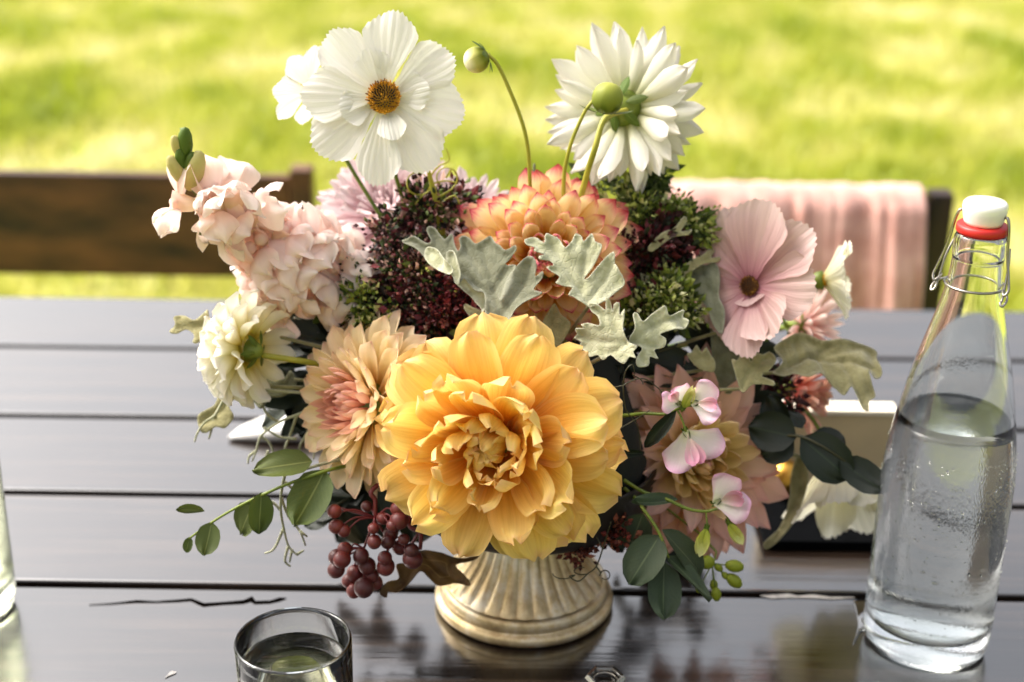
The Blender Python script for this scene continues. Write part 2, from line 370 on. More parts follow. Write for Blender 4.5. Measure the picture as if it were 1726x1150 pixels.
def make_grass(n):
    y = 2.6 + 8.4*rng.random(n)**0.8; x = (rng.random(n)*2-1)*(0.45*y+.6)
    cl = np.array([mnoise.noise(Vector((a*1.9, b*1.2, 0)))+.7*mnoise.noise(Vector((a*4.6, b*2.8, 7))) for a, b in zip(x, y)])
    h = .045+.05*np.clip(cl+.4, 0, 1.4)*rng.random(n)+.015*rng.random(n); w = .004+.004*rng.random(n)
    az = rng.random(n)*6.283; le = .25+.6*rng.random(n); lx = np.cos(az)*le*h; ly = np.sin(az)*le*h
    px, py = -np.sin(az)*w, np.cos(az)*w
    Vs = np.zeros((n, 5, 3))
    Vs[:, 0] = np.c_[x-px, y-py, np.full(n, GZ-.005)]; Vs[:, 1] = np.c_[x+px, y+py, np.full(n, GZ-.005)]
    Vs[:, 2] = np.c_[x-px*.8+lx*.35, y-py*.8+ly*.35, GZ+h*.6]; Vs[:, 3] = np.c_[x+px*.8+lx*.35, y+py*.8+ly*.35, GZ+h*.6]
    Vs[:, 4] = np.c_[x+lx, y+ly, GZ+h]
    me = bpy.data.meshes.new('grass'); me.vertices.add(5*n); me.vertices.foreach_set('co', Vs.ravel().astype(np.float32))
    b = (np.arange(n)*5)[:, None]
    loops = np.concatenate([b+np.array([[0, 1, 3, 2]]), b+np.array([[2, 3, 4]])], axis=1).ravel().astype(np.int32)
    me.loops.add(7*n); me.loops.foreach_set('vertex_index', loops)
    st = np.stack([np.arange(n)*7, np.arange(n)*7+4], axis=1).ravel().astype(np.int32)
    me.polygons.add(2*n); me.polygons.foreach_set('loop_start', st)
    u = np.clip(.42-.6*cl+.3*(rng.random(n)-.5), 0, 1)
    L = me.uv_layers.new(name='UVMap'); L.data.foreach_set('uv', np.stack([np.repeat(u, 7), np.zeros(7*n)], 1).ravel().astype(np.float32))
    me.update(calc_edges=True); me.validate()
    return me
g = put('grass', make_grass(110000), grass_mat()); tag(g, 'bright yellow-green grass blades covering the lawn', 'grass', kind='stuff')

# ================================================================== dining table of dark planks
def plank_mat():
    m, N, L = nt('dark_painted_planks')
    tc = N.new('ShaderNodeTexCoord'); oi = N.new('ShaderNodeObjectInfo')
    ad = N.new('ShaderNodeVectorMath'); ad.operation = 'ADD'; L.new(tc.outputs['Object'], ad.inputs[0])
    cb = N.new('ShaderNodeCombineXYZ'); L.new(mathn(N, L, 'MULTIPLY', oi.outputs['Random'], 31.0), cb.inputs[2]); L.new(cb.outputs[0], ad.inputs[1])
    mp = N.new('ShaderNodeMapping'); mp.inputs['Scale'].default_value = (2.2, 60, 60); L.new(ad.outputs[0], mp.inputs[0])
    g1 = N.new('ShaderNodeTexNoise'); g1.inputs['Scale'].default_value = 1.6; g1.inputs['Detail'].default_value = 8; g1.inputs['Roughness'].default_value = .62; g1.inputs['Distortion'].default_value = .4; L.new(mp.outputs[0], g1.inputs['Vector'])
    n2 = N.new('ShaderNodeTexNoise'); n2.inputs['Scale'].default_value = 6; n2.inputs['Detail'].default_value = 4; L.new(ad.outputs[0], n2.inputs['Vector'])
    rp = ramp(N, [(.28, (.005, .0032, .0022)), (.5, (.016, .010, .007)), (.66, (.048, .031, .021)), (.8, (.075, .05, .036))]); L.new(g1.outputs[0], rp.inputs[0])
    p = N.new('ShaderNodeBsdfPrincipled'); L.new(rp.outputs[0], p.inputs['Base Color']); p.inputs['Specular IOR Level'].default_value = .5
    r = mathn(N, L, 'MULTIPLY_ADD', g1.outputs[0], .30, .06)
    wet = N.new('ShaderNodeMapRange'); wet.inputs[1].default_value = .56; wet.inputs[2].default_value = .60; L.new(n2.outputs[0], wet.inputs[0])
    r = mathn(N, L, 'MULTIPLY', r, mathn(N, L, 'MULTIPLY_ADD', wet.outputs[0], -.4, 1.0))
    L.new(r, p.inputs['Roughness'])
    bp = N.new('ShaderNodeBump'); bp.inputs['Strength'].default_value = .22; bp.inputs['Distance'].default_value = .0012; L.new(g1.outputs[0], bp.inputs['Height'])
    b2 = N.new('ShaderNodeBump'); b2.inputs['Strength'].default_value = .12; b2.inputs['Distance'].default_value = .006; L.new(n2.outputs[0], b2.inputs['Height']); L.new(bp.outputs[0], b2.inputs['Normal'])
    L.new(b2.outputs[0], p.inputs['Normal'])
    p.inputs['Coat Weight'].default_value = 1.0; p.inputs['Coat IOR'].default_value = 2.2; L.new(mathn(N, L, 'MULTIPLY_ADD', g1.outputs[0], .14, .06), p.inputs['Coat Roughness']); L.new(b2.outputs[0], p.inputs['Coat Normal'])
    o = N.new('ShaderNodeOutputMaterial'); L.new(p.outputs[0], o.inputs[0]); return m
PLK = plank_mat()
GY = [on_z(100, y).y for y in (984, 830, 701, 584)]; FARY = on_z(100, 501).y
edges = [FARY] + GY[::-1]
while edges[-1] > .36: edges.append(edges[-1]-.14)
TBL = thing('dining_table', 'long dark brown plank table with a glossy damp top', 'table', (0, .95, GZ))
for i in range(len(edges)-1):
    y1, y0 = edges[i]-(.0042 if i else 0), edges[i+1]+.0042
    V, F = box_vf(-1.35, 1.35, -(y1-y0)/2, (y1-y0)/2, -.040, 0, b=.0016)
    o = put('plank', mesh('plank', V, F, smooth=False), PLK, TBL, Matrix.Translation((0, (y0+y1)/2, 0)) @ Matrix.Rotation(R(random.uniform(-.16, .16)), 4, 'X'))
DW = plain('dark_table_frame', (.02, .014, .01), .45)
for sx in (-1.05, 1.05):
    box('cross_beam', (sx-.04, sx+.04, edges[-1]+.03, FARY-.03, -.10, -.036), DW, TBL)
    for yy in (edges[-1]+.08, FARY-.08): box('leg', (sx-.035, sx+.035, yy-.035, yy+.035, GZ, -.104), DW, TBL, b=.004)
CR = plain('dark_crack', (.002, .0015, .0012), 1.0, spec=0.0); CH = plain('bare_chip', '#b9b4ae', .5, noise=.4, nscale=300)
def ribbon(name, pts, ws, mat, parent, z=.0006):
    V, F = [], []
    for (px, py), w in zip(pts, ws):
        p = on_z(px, py, z); V += [(p.x, p.y-w, z), (p.x, p.y+w, z)]
    for i in range(len(pts)-1): F.append((2*i, 2*i+2, 2*i+3, 2*i+1))
    return put(name, mesh(name, V, F, smooth=False), mat, parent, Matrix())
ribbon('crack', [(150, 1019), (190, 1017), (230, 1013), (262, 1014), (300, 1012), (322, 1010), (343, 1019), (380, 1016), (410, 1014), (424, 1009), (430, 1015), (455, 1014), (470, 1010), (483, 1008)],
       [.0004, .0007, .0011, .0007, .0011, .0012, .0018, .0013, .002, .003, .0016, .0014, .0022, .0004], CR, TBL)
ribbon('paint_chip', [(1282, 1004), (1300, 1006), (1330, 1004), (1345, 1006), (1370, 1005), (1400, 1008), (1440, 1007)], [.0005, .0022, .0026, .0012, .0024, .0014, .0006], CH, TBL)
ribbon('paint_chip', [(278, 1142), (287, 1135), (297, 1133)], [.0005, .0026, .0008], CH, TBL)

FILM = plain('water_film', (.006, .005, .0045), .02, spec=.5, coat=1.0)
for n_ in FILM.node_tree.nodes:
    if n_.type == 'BSDF_PRINCIPLED': n_.inputs['Coat IOR'].default_value = 2.3; n_.inputs['Coat Roughness'].default_value = .02
def puddle(label, pts):
    P = smooth_pts([Vector((x, y, 0)) for x, y in pts+[pts[0]]], 5)[:-1]; n = len(P); V = [on_z(p.x, p.y, .0012) for p in P]; c = sum(V, Vector())/n
    V = [Vector((v.x, v.y, .0004)) for v in V]+[c+(v-c)*.95 for v in V]
    F = [(i, (i+1) % n, n+(i+1) % n, n+i) for i in range(n)]+[tuple(range(n, 2*n))]
    o = put('puddle', mesh('puddle', V, F), FILM); tag(o, label, 'puddle')
puddle('thin spill of water beside the foot of the dewy bottle next to the bowl', [(1438, 1012), (1462, 1006), (1492, 1008), (1500, 1040), (1492, 1066), (1470, 1070), (1452, 1062), (1437, 1086), (1446, 1052)])

# ================================================================== chairs beyond the table
WOOD = plain('weathered_brown_wood', '#6b4526', .5, noise=.5, nscale=9, col2='#2a180c', bump=.3, stretch=(1, 6, 3), spec=.5)
WOOD2 = plain('dark_stained_wood', '#38241a', .45, noise=.5, nscale=9, col2='#150c08', bump=.3, stretch=(6, 6, 1))
def chair(label, Y, px_post0, px_post1, py_top, width, dark):
    top = at(px_post0, py_top, Y).z; x1 = at(px_post1, py_top, Y).x; x0p = at(px_post0, py_top, Y).x; pw = x1-x0p
    x0 = x1-width; cxx = (x0+x1)/2
    t = thing('wooden_chair', label, 'chair', (cxx, Y-.2, GZ))
    wm, pm = (WOOD2, WOOD2) if dark else (WOOD, WOOD)
    for xa in (x0, x1-pw): box('back_post', (xa, xa+pw, Y-.016, Y+.016, GZ, top), pm, t, b=.003)
    ts = top-.011
    box('back_board', (x0+pw+.001, x1-pw-.001, Y-.009, Y+.009, ts-.133, ts), wm, t, b=.003)
    for k in range(5):
        ya = Y-.40+k*.078; box('seat_slat', (x0+.004, x1-.004, ya, ya+.068, -.31, -.292), wm, t, b=.003)
    for xa in (x0+.01, x1-.04): box('seat_rail', (xa, xa+.03, Y-.40, Y-.018, -.35, -.311), pm, t)
    for xa in (x0+.005, x1-.037): box('leg', (xa, xa+.032, Y-.395, Y-.363, GZ, -.351), pm, t, b=.003)
    box('stretcher', (x0+pw+.002, x1-pw-.002, Y-.008, Y+.008, -.56, -.53), pm, t)
    return t, x0, x1, ts
c1, _, _, _ = chair('brown wooden chair with a bare wide back board', 1.75, 490, 527, 281, .46, False)
c2, cx0, cx1, cts = chair('dark wooden chair with a pink throw over its back', 1.68, 1566, 1605, 322, .40, True)

def throw_mat():
    m, N, L = nt('dusty_pink_throw')
    tc = N.new('ShaderNodeTexCoord'); n1 = N.new('ShaderNodeTexNoise'); n1.inputs['Scale'].default_value = 35; n1.inputs['Detail'].default_value = 4; L.new(tc.outputs['Object'], n1.inputs['Vector'])
    wv = N.new('ShaderNodeTexWave'); wv.inputs['Scale'].default_value = 260; wv.bands_direction = 'X'; L.new(tc.outputs['Object'], wv.inputs['Vector'])
    rp = ramp(N, [(.3, srgb('#b98273')), (.7, srgb('#d9a99b'))]); L.new(n1.outputs[0], rp.inputs[0])
    p = N.new('ShaderNodeBsdfPrincipled'); p.inputs['Roughness'].default_value = .85; p.inputs['Sheen Weight'].default_value = .5; L.new(rp.outputs[0], p.inputs['Base Color'])
    bp = N.new('ShaderNodeBump'); bp.inputs['Strength'].default_value = .2; bp.inputs['Distance'].default_value = .001; L.new(wv.outputs[0], bp.inputs['Height']); L.new(bp.outputs[0], p.inputs['Normal'])
    o = N.new('ShaderNodeOutputMaterial'); L.new(p.outputs[0], o.inputs[0]); return m
xa, xb = at(1128, 330, 1.68).x, at(1549, 340, 1.68).x
NU, NV = 110, 46; V, F = [], []
for j in range(NV+1):
    s = j/NV
    for i in range(NU+1):
        u = i/NU; x = xa+(xb-xa)*u
        uu = u+.05*(1-s)*math.sin(u*5+1)-.03*s; fold = 1.5*mnoise.noise(Vector((uu*6.5, s*.7, 3)))+1.1*mnoise.noise(Vector((uu*15, s*.9, 9)))+.4*mnoise.noise(Vector((uu*34, s*2, 5)))
        if s < .62:   # front drop, from the hem up
            d = (1-s/.62); z = cts+.006-.34*d; y = 1.68-.022-.012*min(1, d*4)-.022*(fold+1.1)*min(1, .35+d*1.6)
            x += .01*math.sin(u*15)*d + (.018*d if u < .5 else -.004*d)
        elif s < .72:
            a = (s-.62)/.10*math.pi; z = cts+.006+.010*math.sin(a)+.003*fold*math.sin(a); y = 1.68-.022*math.cos(a)
        else:
            d = (s-.72)/.28; z = cts+.006-.2*d; y = 1.68+.022+.012*min(1, d*4)+.012*(fold+.9)*min(1, .25+d)
        V.append((x, y, z))
for j in range(NV):
    for i in range(NU):
        a = j*(NU+1)+i; F.append((a, a+1, a+NU+2, a+NU+1))
th = put('throw', mesh('throw', V, F), throw_mat()); sol = th.modifiers.new('thick', 'SOLIDIFY'); sol.thickness = .003; sol.offset = 0
tag(th, 'dusty pink knitted throw draped over the dark chair back', 'throw')

# ================================================================== bottles, tumbler, small things on the table
GL = glass_mat('clear_glass', (.97, .99, .97), 1.5); GLF = glass_mat('dewy_glass', (.97, .985, .965), 1.5, fog=True)
WAT = glass_mat('water', (.99, 1, .995), 1.33); WIN = glass_mat('pale_drink', (.93, .9, .72), 1.33)
PORC = plain('white_porcelain', '#ece9e4', .18, coat=.5); RUB = plain('red_rubber', '#b81d16', .45); WIRE = plain('steel_wire', '#9a948a', .25, metal=1.0)
OUTP = [(.028, .0035), (.0335, 0), (.0375, .002), (.0396, .008), (.0402, .016), (.0402, .06), (.0402, .112), (.0395, .130), (.0375, .148), (.0342, .168), (.0298, .190), (.0247, .210), (.0205, .226), (.0172, .240), (.0156, .252), (.0148, .262), (.0146, .2635), (.0152, .2655), (.0152, .2755), (.0138, .2785)]
def densify(prof, k=3):
    P = smooth_pts([Vector((r, z, 0)) for r, z in prof], k); return [(max(p.x, 0), p.y) for p in P]
def bottle(label, base, rot, gm):
    t = thing('swing_top_bottle', label, 'bottle', base, 'swing-top water bottles on the table')
    M = Matrix.Translation(base) @ Matrix.Rotation(rot, 4, 'Z')
    op = [(0, .006)] + densify(OUTP, 3)
    ip = [(max(r-.0027, .008), z) for r, z in densify(OUTP[5:], 3)]; ip[0] = (.0375, .03)
    inner = [(.0001, .019), (.02, .018), (.032, .018), (.0362, .0215)] + ip[:-1] + [(.0105, .2785)]
    prof = op + inner[::-1]
    V, F, uv = lathe(prof, 72); gb = put('glass_body', mesh('glass_body', V, F, uv), gm, t, M)
    wl_ = .163
    wp = [(.0001, .0188), (.02, .0178), (.032, .0178), (.0364, .0213)] + [(r+.0002, z) for r, z in ip if z < wl_-.002]
    rw = wp[-1][0]-.0012; wp += [(rw, wl_), (rw-.002, wl_-.0006), (.0001, wl_-.0006)]
    V, F, uv = lathe(wp, 72); put('water', mesh('water', V, F, uv), WAT, t, M)
    V, F, uv = lathe([(.0001, .276), (.0098, .276), (.0145, .2795), (.0149, .2805), (.0149, .2835), (.0138, .2845), (.0001, .2845)], 40); put('rubber_seal', mesh('rubber_seal', V, F, uv), RUB, t, M)
    V, F, uv = lathe([(.0001, .2847), (.0108, .2847), (.0114, .2865), (.0125, .2915), (.0129, .2945), (.0126, .2968), (.0112, .2984), (.0065, .2992), (.0001, .2994)], 40); put('stopper', mesh('stopper', V, F, uv), PORC, t, M)
    rgd = random.Random(5); V, F = [], []          # dew drops clinging to the glass
    for i in range(520):
        z = .02+.125*rgd.random()**.8; a = rgd.uniform(0, 6.283); rr_ = .0402-(.0 if z < .112 else .0016*((z-.112)/.03)**2); q = rgd.uniform(.00025, .0006)*(1.8 if rgd.random() < .08 else 1)
        n_ = Vector((math.cos(a), math.sin(a), 0)); x_ = Vector((-math.sin(a), math.cos(a), 0)); c_ = n_*(rr_-.00005)+Vector((0, 0, z)); o_ = len(V); st = rgd.uniform(1, 1.9)
        for k_ in range(6): V.append(c_+x_*(q*math.cos(k_*1.047))+Vector((0, 0, q*st*math.sin(k_*1.047))))
        for k_ in range(6): V.append(c_+n_*q*.55+x_*(q*.6*math.cos(k_*1.047))+Vector((0, 0, q*st*.6*math.sin(k_*1.047))))
        V.append(c_+n_*q*.75)
        for k_ in range(6): k2 = (k_+1) % 6; F += [(o_+k_, o_+k2, o_+6+k2, o_+6+k_), (o_+6+k_, o_+6+k2, o_+12)]
        F.append(tuple(o_+5-k_ for k_ in range(6)))
    dd_ = put('dew_drops', mesh('dew_drops', V, F), WAT, gb, M); dd_['kind'] = 'stuff'
    def wire(pts, r=.0009): tube('wire', [M @ Vector(p) for p in pts], r, r, WIRE, t, seg=7, k=6)
    ring = [(.0172*math.cos(a), .0172*math.sin(a), .2475) for a in np.linspace(0, 6.283, 17)]; wire(ring, .0008)
    for s in (-1, 1):
        wire([(s*.0105, 0, .290), (s*.0142, -.001, .2905), (s*.0162, -.002, .284), (s*.0180, -.0035, .270), (s*.0215, -.006, .256), (s*.0228, -.0075, .2505), (s*.0215, -.009, .2475), (s*.0198, -.0075, .2485), (s*.0190, -.004, .2505)])
        wire([(s*.0172, 0, .2475), (s*.0205, -.003, .2462), (s*.0225, -.007, .2440), (s*.0218, -.0105, .2415), (s*.0200, -.010, .2425), (s*.0200, -.007, .246), (s*.0188, -.0015, .262), (s*.0165, .003, .272)], .0008)
    wire([(-.0105, 0, .290), (-.004, -.0002, .2905), (.004, .0002, .2905), (.0105, 0, .290)], .001)
    return t
def table_spot(px, py, back):                   # base centre of a round thing whose front edge shows at that pixel
    p = on_z(px, py); return Vector((p.x, p.y+back, .0012))
BB = table_spot(1584, 1140, .0385); bottle('clear swing-top bottle of water with dew, beside the flower bowl', BB, R(-38), GLF)
BL = table_spot(-112, 1086, .0385); bottle('clear swing-top bottle cut off by the picture edge, near the cracked plank', BL, R(20), glass_mat('dimmed_olive_glass', (.62, .64, .54), 1.5, fog=True))  # glass tint deepened to dim the glare that shines through

TG = at(494, 1079, .690); RG = 99*mpp(TG)
GH = TG.z
t = thing('tumbler', 'small clear glass tumbler holding a pale drink', 'tumbler', (TG.x, TG.y, .0012))
M = Matrix.Translation((TG.x, TG.y, .0012))
prof = [(.0001, .002), (RG-.004, .0), (RG-.001, .003), (RG-.0004, .03), (RG, GH-.002), (RG-.0008, GH), (RG-.0018, GH-.0008), (RG-.0024, GH-.003), (RG-.003, .03), (RG-.0036, .016), (RG-.009, .0115), (.0001, .011)]
V, F, uv = lathe(prof, 64); put('glass_wall', mesh('glass_wall', V, F, uv), GL, t, M)
dz = GH-.016
V, F, uv = lathe([(.0001, .0108), (RG-.009, .0113), (RG-.0034, .0162), (RG-.0028, .03), (RG-.0022, dz), (RG-.004, dz-.0008), (.0001, dz-.0009)], 64); put('drink', mesh('drink', V, F, uv), WIN, t, M)

p = on_z(1020, 1152, .0); hexr = .0115
t = thing('metal_ring', 'small hexagonal steel ring lying on the table in front of the bowl', 'ring', (p.x, p.y, 0))
V, F, uv = lathe([(hexr, .001), (hexr+.0012, .003), (hexr, .0055), (hexr-.0016, .005), (hexr-.002, .003), (hexr-.0016, .001)], 6, closed=True)
put('hoop', mesh('hoop', V, F, uv, smooth=False), plain('bright_steel', '#c9c6c0', .2, metal=1.0), t, Matrix.Translation((p.x, p.y, .0006)) @ Matrix.Rotation(0, 4, 'Z'))
V, F, uv = lathe([(hexr-.004, .001), (hexr-.0032, .0022), (hexr-.004, .0034), (hexr-.005, .0022)], 24, closed=True)
put('inner_lip', mesh('inner_lip', V, F, uv), WIRE, t, Matrix.Translation((p.x, p.y, .0006)))

# cream card on a black slate with a brass ball
BLK = plain('black_slate', (.0022, .0025, .003), .95, noise=.4, nscale=80, bump=.2, spec=.04)
a0, a1 = on_z(1288, 928), on_z(1478, 932); b0 = on_z(1296, 846)
V, F = box_vf(a0.x, a1.x, a0.y, b0.y+.012, .001, .008, b=.001)
o = put('slate_coaster', mesh('slate_coaster', V, F, smooth=False), BLK); tag(o, 'square black slate coaster under the brass ball', 'coaster')
cyv = b0.y+.016; c0, c1 = at(1299, 690, cyv), at(1512, 694, cyv)
V, F = box_vf(c0.x, c1.x, cyv, cyv+.016, .001, c0.z-.004, b=.0012)
t = thing('menu_box', 'cream card box standing behind the black slate coaster', 'box', ((c0.x+c1.x)/2, cyv, 0))
CRM = plain('cream_card', '#cdb98f', .7, noise=.12, nscale=25)
put('card_body', mesh('card_body', V, F, smooth=False), CRM, t, Matrix())
box('card_lid', (c0.x-.0012, c1.x+.0012, cyv-.0012, cyv+.0172, c0.z-.0038, c0.z), plain('pale_card', '#e6dcc6', .7), t, b=.0006)
rb = .0148; pb = at(1322, 808, b0.y-.004)
t = thing('brass_ball', 'shiny brass ball beside the cream card box', 'ornament', (pb.x, pb.y, .008))
V, F, uv = lathe([(.0001, .0)] + [(rb*math.sin(a), rb-rb*math.cos(a)) for a in np.linspace(.12, 3.0, 22)] + [(.003, 2*rb), (.003, 2*rb+.003), (.0001, 2*rb+.0035)], 40)
put('ball_body', mesh('ball_body', V, F, uv), plain('brushed_brass', '#d9a54a', .32, metal=1.0, noise=.2, nscale=30), t, Matrix.Translation((pb.x, pb.y, .0082)))
V, F, uv = lathe([(.0045+.0009*math.cos(a), .0009*math.sin(a)) for a in np.linspace(0, 6.283*(11/12), 12)], 20, closed=True)
put('hanging_loop', mesh('hanging_loop', V, F, uv), WIRE, t, Matrix.Translation((pb.x, pb.y, .0082+2*rb+.007)) @ Matrix.Rotation(R(90), 4, 'X'))

# folded napkin behind the flowers
q0, q1 = on_z(386, 742), on_z(520, 752)
NAP = plain('white_linen', '#e9e6df', .8, noise=.08, nscale=300, bump=.2)
V, F = [], []; nx, ny = 24, 10
for k in range(2):
    for j in range(ny+1):
        for i in range(nx+1):
            u, v = i/nx, j/ny
            x = q0.x+.15*u; y = q0.y-.002+.10*v*(u**.55)-.004*math.sin(u*5)
            zt = .004+.016*math.sin(min(u*1.3, 1)*1.57)*(1-.3*v)+.004*math.sin(u*9+v*4)*u
            V.append((x, y, zt if k == 0 else max(.0015, zt*.25-.001)))
n1 = (nx+1)*(ny+1)
for j in range(ny):
    for i in range(nx):
        a = j*(nx+1)+i; F.append((a, a+1, a+nx+2, a+nx+1)); F.append((n1+a, n1+a+nx+1, n1+a+nx+2, n1+a+1))
for i in range(nx): F.append((i, n1+i, n1+i+1, i+1))
o = put('napkin', mesh('napkin', V, F), NAP); tag(o, 'folded white linen napkin lying behind the flowers', 'napkin')

# ================================================================== footed flower bowl
VC = Vector((0.008, .852, 0.0)); VC.x = on_z(883, 1035).x
def foot_mat():
    m, N, L = nt('champagne_silver')
    tc = N.new('ShaderNodeTexCoord'); n1 = N.new('ShaderNodeTexNoise'); n1.inputs['Scale'].default_value = 38; n1.inputs['Detail'].default_value = 7; n1.inputs['Roughness'].default_value = .7; L.new(tc.outputs['Object'], n1.inputs['Vector'])
    rp = ramp(N, [(.28, srgb('#8f7246')), (.5, srgb('#cdb68a')), (.7, srgb('#ece2cc'))]); L.new(n1.outputs[0], rp.inputs[0])
    p = N.new('ShaderNodeBsdfPrincipled'); p.inputs['Metallic'].default_value = .8; L.new(rp.outputs[0], p.inputs['Base Color'])
    L.new(mathn(N, L, 'MULTIPLY_ADD', n1.outputs[0], .3, .26), p.inputs['Roughness'])
    bp = N.new('ShaderNodeBump'); bp.inputs['Strength'].default_value = .25; bp.inputs['Distance'].default_value = .001; L.new(n1.outputs[0], bp.inputs['Height']); L.new(bp.outputs[0], p.inputs['Normal'])
    o = N.new('ShaderNodeOutputMaterial'); L.new(p.outputs[0], o.inputs[0]); return m
FM = foot_mat()
BWM = plain('dark_patina_bowl', '#20160f', .5, metal=.2, noise=.6, nscale=30, col2='#0a0705', bump=.3, stretch=(1, 1, .3))
BOWL = thing('footed_bowl', 'dark bowl on a fluted champagne-silver foot holding the flowers', 'vase', (VC.x, VC.y, 0))
MV = Matrix.Translation((VC.x, VC.y, .0012))
NF = 30
def flute(r, z, a, j):
    k = max(0, min(1, (z-.017)/.006))*max(0, min(1, (.066-z)/.004))
    q = abs(math.sin(a*NF/2))                # rounded ribs with sharp valleys
    return r*(1-.045*k)+.0032*k*(q**.6)*min(1, r/.045), z
prof = [(.0535, .0175), (.0525, .0185), (.051, .0205), (.047, .025), (.0415, .031), (.0365, .038), (.0325, .046), (.0295, .054), (.028, .061), (.028, .066), (.0295, .069)]
V, F, uv = lathe(densify(prof, 3), NF*8, flute); put('foot', mesh('foot', V, F, uv), FM, BOWL, MV)
prof = [(.046, .001), (.0585, .0), (.0602, .002), (.0606, .0045), (.0596, .0072), (.0572, .0082), (.0566, .0092), (.0572, .0105), (.0570, .0145), (.0555, .0172), (.0535, .0178), (.046, .0178)]
V, F, uv = lathe(prof, 96); put('base_ring', mesh('base_ring', V, F, uv), FM, BOWL, MV)
prof = [(.0001, .0695), (.03, .0692), (.055, .0712), (.072, .0765), (.0790, .0815), (.0825, .088), (.0848, .097), (.0858, .106), (.0862, .112), (.0852, .1135), (.0835, .112), (.0825, .104), (.080, .096), (.074, .089), (.0001, .086)]
V, F, uv = lathe(densify(prof, 2), 80); put('bowl', mesh('bowl', V, F, uv), BWM, BOWL, MV)

# wet foam the stems stand in
FOAM = plain('dark_wet_foam', '#0c1008', .9, noise=.5, nscale=60, bump=.4)
V, F, uv = lathe([(.0001, .0865), (.06, .088), (.070, .0905), (.074, .098), (.077, .115), (.072, .145), (.060, .172), (.035, .185), (.0001, .190)], 40, lambda r, z, a, j: (r*(1+.06*math.sin(5*a+j)), z+.004*math.sin(3*a+2*j)))
o = put('foam_mound', mesh('foam_mound', V, F, uv), FOAM, None, Matrix.Translation((VC.x, VC.y, .002))); tag(o, 'dark wet foam mound holding the stems inside the bowl', 'foam')
CORE = Vector((VC.x, VC.y, .145))

# ================================================================== shared plant materials
STEM = plain('green_stem', '#7d8a2e', .5, noise=.3, nscale=60, col2='#55691f', trans=.1)
STEMY = plain('yellow_green_stem', '#b0a83c', .5, noise=.25, nscale=60, col2='#969430', trans=.15)
STEMD = plain('dark_stem', '#3d3a1f', .55, noise=.3, nscale=80)
STEMR = plain('wine_red_stem', '#6a1c1e', .45, noise=.3, nscale=80)
SEP = leaf_mat('green_sepal', '#5f7324', '#8b9a48', .2, .5, .4, side=False)

def stem_to_core(head, back, r, mat, parent, sx=None):
    q = CORE + Vector((random.uniform(-.025, .025), random.uniform(-.02, .02), random.uniform(-.03, .0)))
    a = head + back*.02; mid = (a*.45+q*.55) + Vector((0, .0, .02))
    tube('stem', [head, a, mid, q], r, r*1.15, mat, parent, seg=7)

def bloom(name, label, cat, px, py, Y, n, Rm, N, petals, mat, tilt, scale, rec=(.012, .006), group=None, spin=0.0, jt=5, js=.08, jaz=.0, stem=None, stemr=.0022, calyx=True, roll=.15, cs=1.0):
    """petals: [(limit, [meshes])] by place from heart (0) to rim (1)"""
    head = at(px, py, Y); n = vdir(*n); rng = random.Random(int(px*7+py))
    base = CORE if stem is None else stem[-1]
    t = thing(name, label, cat, base, group)
    MH = axis_mat(head, n, spin)
    for i in range(N):
        f = i/(N-1)
        az = i*2.399963+rng.uniform(-jaz, jaz)
        al = lerp_pts(tilt, f)+rng.uniform(-jt, jt); s = Rm*lerp_pts(scale, f)*(1+rng.uniform(-js, js))
        ms = next(m for lim, m in petals if f <= lim+1e-6); me = ms[rng.randrange(len(ms))]
        rb = rec[0]*math.sqrt(f); hb = rec[1]*(1-f)
        M = MH @ Matrix.Rotation(az, 4, 'Z') @ Matrix.Translation((0, rb, hb)) @ Matrix.Rotation(R(90-al), 4, 'X') @ Matrix.Rotation(rng.uniform(-roll, roll), 4, 'Y') @ Matrix.Diagonal((s*(1+rng.uniform(-.1, .1)), s, s, 1))
        put('petal', me, mat, t, M)
    if calyx:
        cp = [(.0001, -.012), (.0032, -.0115), (.0062, -.009), (rec[0]*.75, -.005), (rec[0]*1.02, .0), (rec[0]*.6, .003), (.0001, .004)]
        V, F, uv = lathe([(a*cs, b*cs) for a, b in cp], 20); cal = put('calyx', mesh('calyx', V, F, uv), STEM, t, MH)
        for k in range(6):
            put('sepal', SEPM, SEP, cal, MH @ Matrix.Rotation(k*1.047+.3, 4, 'Z') @ Matrix.Translation((0, rec[0]*.45*cs, -.0095*cs)) @ Matrix.Rotation(R(8+rng.uniform(-14, 14)), 4, 'X') @ Matrix.Scale(.015*cs, 4))
    if stem is None: stem_to_core(head-n*.010, -n, stemr, STEM, t)
    else: tube('stem', stem, stemr, stemr*1.1, STEMY, t, seg=8)
    return t, MH
SEPM = petal(.42, 'leaf', (.5, .3), .5, nu=4, nv=6, name='sepal')
def variants(k, **kw): return [petal(seed=s*13+5, **kw) for s in range(k)]

